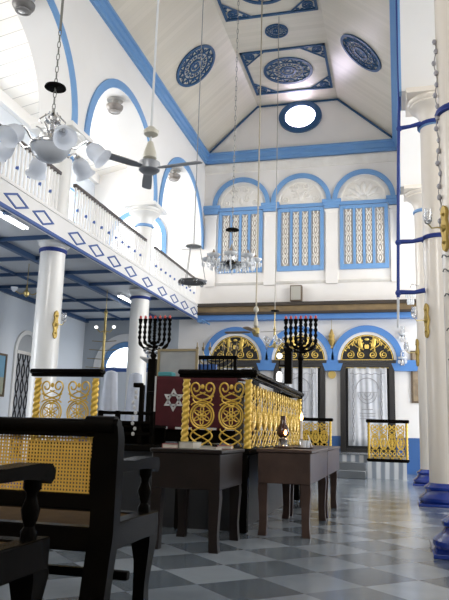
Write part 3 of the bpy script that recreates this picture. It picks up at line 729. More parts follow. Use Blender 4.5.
for sx in (-1,1):
    o=MB().tube([(0,0,.06),(sx*.12,0,.02),(sx*.22,0,.08)],.012,5).build('lamp_arm',BRASS,t); MB().lathe([(.02,.06),(.06,.10),(.07,.15),(0,.14)],10,Matrix.Translation((sx*.24,0,0))).build('glass_shade',SHADE,o)
def tube_light(label,loc,rz,L):
    t=thing('tube_light',label,'light',loc,rz,'fluorescent lights of the gallery soffit')
    MB().box(-.06,.06,-L/2,L/2,0,.045).build('housing',mat('light housing',(.7,.72,.75),.4),t)
    for sx in (-1,1): MB().tube([(sx*.035,-L/2+.03,-.018),(sx*.035,L/2-.03,-.018)],.016,8).build('tube',TUBE,t)
tube_light('twin fluorescent tubes under the gallery at the left picture edge',(-5.76,8.35,4.055),0,1.7)
tube_light('short fluorescent light under the gallery by the far aisle end',(-6.4,14.9,4.055),0,.9)
# blue light cable and its ties
t=thing('cable','long blue cable with cord ties hanging beside the middle right column','cable',(.04,10.05,2.5),0)
MB().tube([(0,0,.45),(.02,0,1.4),(.05,0,2.6),(.085,0,3.6),(.092,0,6.25)],.024,8).build('wrapped_cable',ROPE,t)
MB().tube([(-.012,0,0),(0,0,.46)],.018,8).build('bare_end',PIPE,t)
for z,x in ((.52,.385),(1.30,.38),(3.15,.40)):
    xx=.005 if z<1 else (.02 if z<2 else .075)
    MB().tube([(xx-.03,0,z),(xx+.05,0,z+.01),(x*.6,-.08,z-.015),(x,-.10,z+.01)],lambda q:.034+.012*sin(q*9),6).ball((xx,0,z),.05,8).build('tie',ROPE,t)
def wrap(label,loc,r,h=.07):
    o=MB().lathe([(r,-h/2),(r+.018,-h*.35),(r+.012,-.01),(r+.02,.01),(r+.014,h*.38),(r,h/2)],24).build('cord_wrap',ROPE); o.location=loc; tag(o,label,'cord','blue cord wraps on the columns')
wrap('blue cord wound round the middle right column at mid height',(.635,10.08,3.84),.222)
wrap('blue cord wound round the middle right column below its capital',(.635,10.08,5.65),.232)
wrap('blue cord wound round the nearest right column',(.63,5.98,3.82),.224)
wrap('blue cord wound round the sconce column under the gallery',(-5.75,10.08,3.90),.222)
wrap('blue cord wound round the left column behind the candelabrum',(-5.75,14.2,3.90),.222)
# ================================================================== SCONCES
def sconce(label,loc,rz,sc=1,arm=True):
    t=thing('wall_sconce',label,'sconce',loc,rz,'gilt sconces on the columns'); t.scale=(sc,)*3
    P=[(.0,-.30),(.035,-.27),(.05,-.20),(.035,-.12),(.05,-.06),(.065,0),(.05,.06),(.035,.12),(.055,.20),(.04,.26),(0,.30)]
    MB().prism(P+[(-a,b) for a,b in P[-2:0:-1]],-.03,.03).ball((0,-.03,0),.045,10,(1,.7,1)).ball((0,-.03,.18),.025,8).ball((0,-.03,-.18),.025,8).build('back_plate',mat('tarnished gilt',(.42,.29,.07),.4,.5),t)
    if arm:
        a=MB().tube([(0,-.04,.0),(0,-.12,.0),(.0,-.20,-.02),(0,-.25,.03)],.010,6).build('arm',BRASS,t)
        MB().lathe([(.0,.0),(.03,.01),(.05,.05),(.055,.12),(.04,.17),(.045,.20),(.04,.20),(.035,.17),(.048,.12),(.04,.05)],14,Matrix.Translation((0,-.25,.02))).build('glass_shade',GLASSC,a)
sconce('gilt sconce with clear glass on the left column under the gallery',(-5.545,9.985,2.60),rad(72),.8,True)
sconce('gilt sconce on the middle right column',(.44,9.965,2.58),rad(-60),.85)
sconce('gilt sconce at the right picture edge on the nearest column',(.435,5.86,2.70),rad(-58),.7)
sconce('gilt sconce on the farthest right column',(.42,14.13,2.62),rad(-72),.95)
def crystal_bracket(label,loc):
    t=thing('crystal_lamp',label,'lamp',loc,0,'crystal bracket lamps on the end wall')
    MB().box(-.05,.05,-.02,0,-.12,.12).tube([(0,-.02,0),(0,-.15,.02)],.012,6).build('bracket',SILV,t)
    m=MB().lathe([(.03,.02),(.10,.04),(.12,.08),(.05,.06)],12,Matrix.Translation((0,-.16,0)))
    for k in range(8): m.ball((.10*cos(k*pi/4),-.16+.10*sin(k*pi/4),-.04),.025,6,(.6,.6,2))
    m.build('crystal_drops',CRYST,t); MB().lathe([(.04,.06),(.055,.10),(.05,.20),(.06,.26),(.052,.26),(.042,.2)],12,Matrix.Translation((0,-.16,0))).build('glass_chimney',GLASSC,t)
crystal_bracket('crystal bracket lamp high on the end wall right of the rightmost door arch',(.17,YB,3.50))
crystal_bracket('crystal bracket lamp on the blue impost right of the rightmost door',(.14,YB-.13,2.86))
# small things on the end wall
t=thing('hanging_lamp','small gilt hanging lamp between the middle and right door arches','lamp',(-1.69,YB-.08,3.5),0)
MB().lathe([(0,-.32),(.03,-.29),(.02,-.24),(.06,-.18),(.10,-.08),(.07,-.02),(.09,.04),(.05,.12),(.03,.20),(0,.24)],14).build('lamp_body',mat('dull gilt lamp',(.48,.33,.10),.4,.4),t)
MB().tube([(0,0,.24),(0,0,.48)],.006,5).build('chain',BRASS,t)
tag(MB().disc(-1.685,2.50,.10,YB-.03,YB,n=24).ring(-1.685,2.50,.085,.105,YB-.045,YB,n=24).build('wall_plaque',mat('dull gold plaque',(.62,.45,.14),.4,.4)),'round gold plaque below the impost between middle and right doors','plaque')
t=thing('wall_speaker','small framed grille box above the ledge, left of the rightmost lattice window','speaker',(-2.65,YB-.02,4.72),0)
MB().box(-.16,.16,-.18,.02,-.22,.22).build('case',BRN,t); MB().box(-.135,.135,-.19,-.18,-.19,.19).build('grille',BOXM,t)
def picture(label,loc,rz,w,h,mts):
    t=thing('framed_picture',label,'picture',loc,rz)
    m=MB(); b=.05
    m.box(-w/2,w/2,-.04,0,-h/2,-h/2+b).box(-w/2,w/2,-.04,0,h/2-b,h/2).box(-w/2,-w/2+b,-.04,0,-h/2+b,h/2-b).box(w/2-b,w/2,-.04,0,-h/2+b,h/2-b); m.build('frame',BRN,t)
    MB().box(-w/2+b,w/2-b,-.02,0,-h/2+b,-h*.05).mat(1).box(-w/2+b,w/2-b,-.02,0,-h*.05,h/2-b).build('canvas',mts,t)
picture('framed landscape picture on the left aisle wall',(-9.0,13.35,2.08),rad(90),1.3,1.0,[LANDP,SKYP])
picture('tall brown framed picture on the end wall behind the right columns',(.72,YB,2.46),0,.75,1.35,[mottle(mat('old picture dark',(.20,.15,.10),.5),(.40,.30,.18),5,.6),mottle(mat('old picture brown',(.25,.18,.12),.5),(.45,.36,.24),5,.6)])
o=MB().tube([(-5.30,YB-.28,4.00),(-5.05,YB-.30,3.86)],.025,6).box(-5.42,-5.28,YB-.3,YB,3.93,4.0).build('wall_bracket',BLUE); tag(o,'slanted blue bracket under the left end of the ledge','bracket')

# garland and wire clips on the nearest right column, glass lantern on the farthest
m=MB(); P=[(.405+.012*sin(k*1.1),5.93+.01*cos(k*1.7),4.55-.055*k) for k in range(34)]
m.tube(P,.006,5)
t=tag(m.build('bead_garland',mat('grey wire bead',(.30,.29,.28),.5,.3)),'thin grey bead garland hanging down the nearest right column','garland')
m=MB()
for k in range(0,34,2): m.ball(P[k],.022,6,(1,1,1.3))
m.build('beads',mat('dull bead glass',(.34,.33,.36),.3),t)['kind']='stuff'
for k,z in enumerate((1.55,1.80,2.10,2.32,2.45)):
    a0=-2.6-.05*k
    o=MB().tube([(.63+.245*cos(a0+.10*j),5.98+.245*sin(a0+.10*j),z+.018*sin(j*1.3)) for j in range(7)],.006,5).build('wire_clip',mat('clip wire',(.12,.12,.12),.4,.6))
    tag(o,['lowest wire clip on the nearest right column','second lowest wire clip on the nearest right column','middle wire clip on the nearest right column','second highest wire clip on the nearest right column','highest wire clip on the nearest right column'][k],'clip','wire clips on the nearest right column')
t=thing('glass_lantern','grey glass lantern bracketed on the farthest right column','lantern',(.42,14.02,3.75),rad(-60))
MB().tube([(0,.06,.25),(0,-.10,.28),(0,-.14,.2)],.010,6).build('bracket',SILV,t)
m=MB()
for k in range(10):
    a=k*pi/5; m.ball((.09*cos(a),-.14+.09*sin(a),.05),.03,6,(.5,.5,2.2)).ball((.06*cos(a+.3),-.14+.06*sin(a+.3),-.10),.03,6,(.5,.5,2.2))
m.build('crystal_drops',CRYST,t); MB().lathe([(.03,.14),(.11,.12),(.11,.10),(.03,.11)],12,Matrix.Translation((0,-.14,0))).build('crown',SILV,t)

# ================================================================== GILT LATTICE UNIT
def lattice_unit(w=.28,h=.66,r=.0070):
    m=MB(); k=w/.28; q=h/.66
    def T(P,rr=r,cl=False): m.tube([(x*k,0,z*q) for x,z in P],rr,5,cl)
    for sx in (-1,1):
        # heart scroll: from the waist up round the outside and curling in
        T([(sx*(.004+.122*sin(pi*.5*j/8)),.455+.115*(1-cos(pi*.5*j/8))) for j in range(9)]
          +[(sx*(.072+.054*(1-.62*j/16)*cos(j*.40)),.572+.062*(1-.62*j/16)*sin(j*.40)) for j in range(17)],r*1.25)
        # crossing ovals between heart and ring, ring and foot
        T([(sx*(-.03+.13*sin(pi*j/14)),.53-.14*j/14) for j in range(15)])
        T([(sx*.118*cos(pi*j/14),.50-.10*j/14) for j in range(15)])
        T([(sx*(-.035+.150*sin(pi*j/16)),.205-.205*j/16) for j in range(17)],r*1.15)
        T([(sx*.112*cos(pi*j/14),.175-.165*j/14) for j in range(15)])
    for R,rr in ((.125,r*1.25),(.102,r)):
        T([(R*cos(2*pi*j/26),.30+R*sin(2*pi*j/26)) for j in range(26)],rr,True)
    T([(.090*abs(sin(3*a))*cos(a),.30+.090*abs(sin(3*a))*sin(a)) for a in [2*pi*j/60 for j in range(60)]],r*.8,True)
    T([(.045*cos(2*pi*j/14),.30+.045*sin(2*pi*j/14)) for j in range(14)],r*.7,True)
    m.ball((0,-.004,.585*q),.026,8,(.8,.6,1)); m.ball((0,-.002,.30*q),.022,8,(1,.5,1))
    return m
def twist_post(h,r=.036,turns=5.5):
    m=MB(); n=16; K=int(turns*12); vs=[]; fs=[]
    for i in range(K+1):
        a0=2*pi*turns*i/K
        for j in range(n):
            a=2*pi*j/n; R=r*(.70+.36*abs(cos(a-a0))) 
            vs.append((R*cos(a),R*sin(a),h*i/K))
    for i in range(K):
        for j in range(n): fs.append((i*n+j,i*n+(j+1)%n,(i+1)*n+(j+1)%n,(i+1)*n+j))
    return m.add(vs,fs)
# ================================================================== BIMAH
BX0,BX1,BY0,BY1=-3.66,-1.36,6.22,9.70
b=thing('reading_platform','raised reading platform with gilt lattice rails and black handrail','platform',(-2.51,6.22,0))
def bp(mb,n,mt,par=b): 
    o=mb.build(n,mt,par); o.location=(2.51,-6.22,0); return o
bp(MB().box(BX0+.10,BX1-.10,BY0+.10,BY1-.10,0,.70),'base',[mottle(mat('dark panelled base',(.012,.012,.013),.35),(.02,.021,.023),3,.5)])
bp(MB().bbox(BX0,BX1,BY0,BY1,.70,.76,.01),'floor_board',BLACK)
for x,y in ((BX0+.05,BY0+.05),(-2.96,BY0+.05),(-2.02,BY0+.05),(BX1-.05,BY0+.05),(BX0+.05,BY1-.05),(BX1-.05,BY1-.05)):
    bp(MB().bbox(x-.045,x+.045,y-.045,y+.045,0,.70,.008),'foot',BLACK)
def rail(x0,y0,x1,y1):
    dx,dy=x1-x0,y1-y0; L=sqrt(dx*dx+dy*dy); M=Matrix.Translation((x0,y0,0))@Matrix.Rotation(atan2(dy,dx),4,'Z')
    return M,L
HR=[(-3.66,6.26,-2.93,6.26),(-2.04,6.26,-1.33,6.26),(-1.38,6.20,-1.38,9.72),(-3.66,9.68,-1.36,9.68)]
for k,hh in enumerate(HR):
    M,L=rail(*hh)
    m=MB().bbox(-.04,L+.04,-.065,.065,1.445,1.497,.016,M).bbox(-.03,L+.03,-.035,.035,1.42,1.447,.006,M)
    bp(m,'handrail',BLACK)
u0=None
def units(x0,y0,x1,y1,n):
    global u0
    dx,dy=x1-x0,y1-y0; a=atan2(dy,dx)
    for k in range(n):
        f_=(k+.5)/n
        if u0 is None: u0=lattice_unit(.262,.64).build('lattice_panel',GOLD,b); o=u0
        else: o=link_copy(u0,b)
        o.location=(x0+dx*f_+2.51,y0+dy*f_-6.22,.765); o.rotation_euler=(0,0,a)
units(-1.98,6.26,-1.40,6.26,2); units(-3.60,6.26,-3.0,6.26,2)
units(-1.38,6.34,-1.38,9.64,11); units(-3.64,6.34,-3.64,9.64,0)
tp=None
for x,y in ((-2.00,6.26),(-1.38,6.26),(-3.62,6.26),(-2.97,6.26),(-1.38,9.68)):
    if tp is None: tp=twist_post(.645).build('twisted_post',GOLD,b); o=tp
    else: o=link_copy(tp,b)
    o.location=(x+2.51,y-6.22,.76)
# spindles of the rear rail
m0=None
for k in range(5):
    if m0 is None: m0=MB().bbox(-.025,.025,-.025,.025,0,.66,.006).build('rail_post',BLACK,b); o=m0
    else: o=link_copy(m0,b)
    o.location=(-3.63+.44*k+2.51,9.68-6.22,.76)
bp(MB().bbox(-3.66,-1.40,9.66,9.70,1.12,1.18,.008),'lower_rail',BLACK)
# low black rack of spindles on the rear part
t=thing('spindle_rack','low black rack of thin spindles on the reading platform behind the gilt rail','rack',(-2.46,8.6,1.50),0)
MB().bbox(-.36,.40,-.03,.03,.36,.41,.006).bbox(-.36,.40,-.03,.03,-.02,.02,.006).build('rails',BLACK,t)
MB().bbox(-.36,-.32,-.03,.03,-.735,.40,.004).build('rack_leg',BLACK,t); MB().bbox(.36,.40,-.03,.03,-.735,.40,.004).build('rack_leg',BLACK,t)
sp0=None
for k in range(12):
    if sp0 is None: sp0=MB().tube([(0,0,0),(0,0,.38)],.008,5).build('spindle',BLACK,t); o=sp0
    else: o=link_copy(sp0,t)
    o.location=(-.28+.055*k,0,0)
MB().box(-.30,.10,.04,.10,.02,.30).build('blue_panel',mat('bright blue panel',(.05,.16,.50),.5),t)
# brass candelabra behind the rack
t=thing('candelabrum','slim brass candelabrum with crescent arms above the black handrail','candelabrum',(-2.48,9.1,.76),0)
m=MB().lathe([(.10,0),(.10,.03),(.02,.06),(.014,.5),(.03,.55),(.012,.6),(.012,1.05)],10); m.build('stem',BRASS,t)
for r in (.10,.20,.29): MB().tube([(r*cos(a),0,1.28+r*.9*sin(a)) for a in [pi+pi*k/14 for k in range(15)]],.009,5).build('branch',BRASS,t)
for x in (-.29,-.20,-.10,.10,.20,.29): MB().lathe([(.008,1.28),(.022,1.30),(.022,1.33),(.008,1.34),(.008,1.40)],8,Matrix.Translation((x,0,0))).build('candle_cup',mat('cup dark brass',(.2,.15,.08),.4,.5),t)

# ================================================================== SEVEN ARMED CANDELABRA
def menorah(label,loc,w,ztop,zj):
    t=thing('menorah',label,'candelabrum',loc,0,'tall black seven armed candelabra')
    MB().lathe([(.16,0),(.16,.04),(.12,.08),(.10,.12),(.06,.16),(.045,.25),(.06,.30),(.04,.36),(.045,.60),(.06,.66),(.035,.72),(.035,zj-.30),(.055,zj-.26),(.03,zj-.20)],14).build('pedestal',BLACK,t)
    bead=lambda R:(lambda q:R*(1+.32*sin(q*75)))
    MB().tube([(0,0,zj-.22+(ztop-zj+.22)*k/40) for k in range(41)],bead(.026),7).build('centre_stem',BLACK,t)
    for q,r in enumerate((w/6,w/3,w/2)):
        P=[(-r,0,ztop-(ztop-zj)*k/20) for k in range(20)]+[(r*cos(a),0,zj+r*.72*sin(a)) for a in [pi+pi*k/24 for k in range(25)]]+[(r,0,zj+(ztop-zj)*(k+1)/20) for k in range(20)]
        MB().tube(P,bead(.024),7).build('branch',BLACK,t)
    for k in range(-3,4):
        x=k*w/6
        c=MB().lathe([(.015,ztop-.02),(.034,ztop),(.036,ztop+.03),(.024,ztop+.035)],10,Matrix.Translation((x,0,0))).build('cup',BLACK,t)
        MB().lathe([(.016,ztop+.035),(.022,ztop+.05),(.019,ztop+.07),(0,ztop+.09)],8,Matrix.Translation((x,0,0))).build('red_bulb',REDTIP,c)
    return t
menorah('black seven armed candelabrum with red tips before the middle door',(-1.405,9.97,0),.455,2.60,2.29)
t=menorah('black seven armed candelabrum against the second left column',(-3.76,9.97,0),.50,2.64,2.33)
m=MB()
for sx in (-1,1):
    m.ball((sx*.08,-.03,2.13),.05,8,(1.4,.7,.8)); m.ball((sx*.14,-.03,2.16),.03,8); m.ball((sx*.10,-.03,2.20),.025,8)
m.build('silver_ornament',SILV,t)
MB().bbox(-.07,.07,-.06,.06,.62,2.02,.015).build('post_sleeve',BLACK,t)
# lamp post on the right rail
t=thing('lamp_post','dark post with a white globe and a lit white lamp on the right rail','lamp',(-1.325,8.05,1.502),0)
MB().bbox(.0,.09,-.05,.05,0,.41,.008).bbox(-.01,.10,-.06,.06,.39,.43,.006).build('post',BLACK,t)
m=MB().tube([(0,-.02,.22),(-.06,-.05,.22),(-.06,-.05,.28)],.010,6).tube([(0,-.02,.0),(-.06,-.05,.0),(-.06,-.05,.02)],.010,6); m.build('bracket',BLACK,t)
MB().ball((-.06,-.05,.335),.036,14).build('globe',BULB,t)
MB().lathe([(.032,.02),(.036,.04),(.036,.11),(.024,.14),(.0,.145)],14,Matrix.Translation((-.06,-.05,-.0))).build('white_lamp',BULB,t)

# ================================================================== READING DESK and other things on the platform
t=thing('reading_desk','reading desk draped in burgundy velvet with a silver six pointed star','desk',(-2.30,7.55,.76),0)
MB().bbox(-.48,.48,.03,.50,.02,.74,.01).build('desk_body',BLACK,t)
cl=MB().sheet(30,12,lambda u,v:(-.50+1.0*u,-.005+.010*sin(u*21)*(1-v),.16+.62*v)).sheet(20,4,lambda u,v:(-.50+1.0*u,-.005+.52*v,.78)).build('velvet_cover',RED,t)
cl.modifiers.new('thick','SOLIDIFY').thickness=.012
m=MB(); R=.135
for s_ in (0,pi):
    P=[(R*cos(pi/2+s_+2*pi*k/3)-.26,.50+R*sin(pi/2+s_+2*pi*k/3)) for k in range(3)]; Q=[(.68*R*cos(pi/2+s_+2*pi*k/3)-.26,.50+.68*R*sin(pi/2+s_+2*pi*k/3)) for k in range(3)]
    m.band(Q,P,-.030,-.020,'xz',True)
m.build('star',SILVC,cl)
MB().box(-.505,-.485,-.022,-.012,.18,.78).box(-.50,.50,-.022,-.012,.165,.19).build('silver_border',SILVC,cl)
tag(MB().bbox(-2.80,-2.62,7.60,7.75,1.546,1.60,.01).build('turquoise_box',TURQ),'small turquoise box on the left end of the velvet reading desk','box')
t=thing('framed_board','grey framed board standing on the velvet reading desk','board',(-2.66,7.92,1.545),0)
m=MB(); w,h=.53,.37
m.box(-w/2,w/2,-.02,.02,0,.03).box(-w/2,w/2,-.02,.02,h-.03,h).box(-w/2,-w/2+.03,-.02,.02,.03,h-.03).box(w/2-.03,w/2,-.02,.02,.03,h-.03); m.build('frame',mat('brass board frame',(.30,.24,.13),.4,.3),t)
MB().box(-w/2+.03,w/2-.03,-.005,.012,.03,h-.03).build('panel',BOARD,t)
MB().bbox(-.18,.18,-.04,.10,-.0,.012,.003).build('foot',BLACK,t)
# spindle backed bench in the platform entrance
t=thing('settle','dark spindle backed settle with pale carved posts in the platform entrance','bench',(-2.78,6.75,.76),0)
MB().bbox(-.36,.28,-.03,.03,.30,.335,.008).bbox(-.36,.28,-.03,.03,.20,.235,.008).bbox(-.36,.28,-.03,.03,.08,.12,.008).build('back_rails',BLACK,t)
for x in (-.34,-.14,.26): MB().bbox(x-.022,x+.022,-.03,.03,0,.34,.006).build('post',BLACK,t)
MB().bbox(-.36,.28,.0,.40,.16,.20,.01).bbox(-.36,.28,.36,.40,0,.16,.005).build('seat',BLACK,t)
m=MB()
for k in range(9): m.ball((.06+.018*sin(k*1.9),-.035,.10+.055*k),.020,8,(1,.6,1.1))
m.build('carved_ornament',SILVC,t)
m=MB().bbox(.10,.15,-.025,.025,0,.62,.008).bbox(.03,.13,-.03,.03,.59,.64,.008); m.build('finial_post',BLACK,t)
# draped white stands
def draped(label,loc,h,rz,r=.20):
    t=thing('draped_stand',label,'draped stand',loc,rz,'white draped stands beside the reading platform')
    def fn(u,v):
        a=2*pi*u; f=.55+.45*(1-v)**.8; q=1+.16*sin(a*7+v*3)*(1-v)
        return (r*f*q*cos(a),r*f*q*sin(a),.25+(h-.25)*v)
    MB().sheet(48,14,fn).lathe([(r*.56,h-.02),(r*.35,h+.02),(0,h+.035)],20).build('cloth',WHITEC,t)
    MB().tube([(0,0,0),(0,0,h-.1)],.03,8).lathe([(.16,0),(.16,.03),(.03,.05)],14).build('pole',BLACK,t)
draped('white cloth draped stand left of the platform entrance, farther left',(-4.46,9.95,0),1.80,0,.18)
draped('white cloth draped stand next to the second left column',(-4.28,10.55,0),1.82,.4,.19)
draped('pale draped stand topped by a tilted board behind the candelabrum',(-4.25,11.4,0),2.05,.8,.24)
tag(MB().bbox(-.30,.30,-.20,.20,0,.03,.006,Matrix.Translation((-4.2,11.4,2.10))@Matrix.Rotation(.18,4,'Y')@Matrix.Rotation(-.15,4,'X')).build('tilted_board',mat('bare board',(.50,.50,.48),.5)),'pale tilted board lying on the tallest draped stand','board')

# ================================================================== RAILS AT THE DOORS
def gilt_rail(label,loc,L,zb,zt,n,solid):
    t=thing('gilt_rail',label,'railing',loc,0,'gilt rails before the doors')
    MB().bbox(-L/2-.03,L/2+.03,-.08,.08,zt-.075,zt,.015).build('handrail',BLACK,t)
    MB().bbox(-L/2-.02,L/2+.02,-.06,.06,zb,zb+.05,.01).build('bottom_rail',BLACK,t)
    for x in (-L/2+.03,L/2-.03):
        o=twist_post(zt-zb-.12,.030,5).build('twisted_post',GOLD,t); o.location=(x,0,zb+.05)
    w=(L-.14)/n; o0=None
    for k in range(n):
        if o0 is None: o0=lattice_unit(w*.98,zt-zb-.13,.011).build('lattice_panel',GOLD,t); o=o0
        else: o=link_copy(o0,t)
        o.location=(-L/2+.07+w*(k+.5),0,zb+.05)
    if solid: 
        MB().bbox(-L/2,L/2,-.05,.05,zb-.02,zb,.005).build('plinth',BLACK,t)
gilt_rail('gilt lattice rail with black top on the marble base right of the steps',(-.235,15.60,0),.88,.38,1.29,4,True)
gilt_rail('gilt lattice rail left of the marble steps, partly behind the desk lamps',(-1.98,15.86,0),.96,.51,1.30,4,False)
tag(MB().bbox(-2.35,-1.62,15.97,16.07,.51,1.0,.01).build('cabinet',BLACK),'low black cabinet behind the gilt rail left of the steps','cabinet')

# ================================================================== DESKS
def desk(label,x0,x1,y0,y1,legs,m_):
    cx,cy=(x0+x1)/2,(y0+y1)/2; t=thing('desk',label,'desk',(cx,cy,0),0,'plain wooden box desks')
    a,b_=(x1-x0)/2,(y1-y0)/2
    MB().bbox(-a-.015,a+.015,-b_-.015,b_+.015,.735,.765,.006).build('desk_top',m_,t)
    MB().bbox(-a,a,-b_,b_,.46,.735,.006).build('drawer_box',m_,t)
    for y in legs:
        for sx in (-1,1):
            o=MB(); 
            prof=[(.46,.042,0),(.40,.044,.002),(.28,.038,0),(.14,.034,-.003),(.06,.035,.0),(.0,.038,.006)]
            vs=[];fs=[]
            for z,h,dx in prof:
                for q,(ux,uy) in enumerate(((-1,-1),(1,-1),(1,1),(-1,1))): vs.append((h*ux+sx*dx,h*uy,z))
            for i in range(len(prof)-1):
                for q in range(4): fs.append((4*i+q,4*i+(q+1)%4,4*i+4+(q+1)%4,4*i+4+q))
            fs += [(0,1,2,3),tuple(range(len(vs)-4,len(vs)))]
            l=o.add(vs,fs).build('leg',m_,t); l.location=(sx*(a-.045),y-cy,0)
desk('dark box desk scattered with books in front of the gilt corner post',-1.90,-1.34,5.12,5.90,(5.17,5.84),mottle(mat('near black desk wood',(.016,.010,.008),.36,spec=.25),(.008,.006,.005),6,.5))
desk('brown box desk carrying the oil lamp and candle',-1.255,-.775,6.17,7.66,(6.23,7.55),WOODB)
desk('long brown box desk standing behind the candle desk',-1.255,-.775,7.70,9.25,(7.80,8.9),WOODB)
# books on the near desk
bk=[(-1.81,5.32,.13,.19,.035,.2,'thick red bound book stack lying below the twisted post',BOOKR),(-1.655,5.34,.13,.18,.055,-.1,'thick cream book lying left of centre on the near desk',BOOKG),(-1.60,5.58,.13,.18,.022,.3,'thin open book in the middle of the near desk',BOOKG),(-1.48,5.34,.15,.11,.018,-.2,'thin pale booklet near the right edge of the near desk',PAPER),(-1.425,5.60,.12,.18,.03,.15,'brown book at the right back corner of the near desk',BOOKR)]
for x,y,w,d,h,rz,lb,cv in bk:
    t=thing('book',lb,'book',(x,y,.765),rz,'prayer books on the near desk')
    MB().box(-w/2,w/2,-d/2,d/2,0,.004).box(-w/2,w/2,-d/2,d/2,h-.004,h).box(-w/2,-w/2+.005,-d/2,d/2,.004,h-.004).build('cover',cv,t)
    MB().box(-w/2+.005,w/2-.004,-d/2+.004,d/2-.004,.004,h-.004).build('pages',PAPER,t)
# oil lamp
t=thing('oil_lamp','lit oil lamp with sooty glass chimney on a tray','lamp',(-1.09,6.55,.778),0)
MB().lathe([(.05,0),(.052,.012),(.045,.02),(.045,.06),(.05,.075),(.035,.085),(.03,.10)],16).build('font',SILV,t)
MB().lathe([(.036,.095),(.058,.12),(.062,.15),(.05,.19),(.03,.225),(.026,.30),(.024,.30),(.028,.222),(.047,.19),(.058,.15),(.054,.12),(.034,.10)],18).build('chimney',AMBER,t)
MB().lathe([(.0,.0),(.012,.012),(.013,.025),(.0,.055)],8,Matrix.Translation((.035,-.065,.115))).build('flame',FLAME,t)
def tray(label,x,y,r):
    o=MB().lathe([(r*.85,0),(r,.012),(r*.97,.013),(r*.83,.004)],24).build('tray',mat('copper tray',(.10,.045,.03),.35,.5)); o.location=(x,y,.7655); tag(o,label,'tray','round copper trays on the brown desk')
tray('round copper tray under the oil lamp',-1.09,6.55,.10); tray('round copper tray under the candle and glasses',-.93,6.80,.115)
t=thing('candle','lit tall white candle in a glass holder','candle',(-.945,6.80,.778),0)
MB().lathe([(.035,0),(.036,.01),(.014,.02),(.014,.06),(.022,.08)],12).build('holder',GLASSC,t)
MB().lathe([(.012,.07),(.012,.26),(.004,.265)],12).build('wax',WAX,t)
MB().lathe([(.0,.26),(.013,.278),(.014,.295),(.006,.325),(.0,.345)],8).build('flame',FLAME,t)
GL=[(-.92,6.76,'clear glass cup right of the candle, front of the tray'),(-.89,6.83,'clear glass cup on the right edge of the candle tray'),(-.95,6.87,'clear glass cup behind the candle on its tray')]
g0=None
for x,y,lb in GL:
    o=MB().lathe([(.0,0),(.024,.0),(.028,.07),(.025,.07),(.021,.01),(0,.008)],14).build('glass_cup',CRYST) if g0 is None else link_copy(g0)
    g0=g0 or o; o.location=(x,y,.776); tag(o,lb,'glass','glass cups on the candle tray')
tag(MB().tube([(-.845,6.86,.785),(-.885,6.84,.90)],.006,6).build('taper',WAX),'thin unlit taper leaning against a glass on the candle tray','taper')

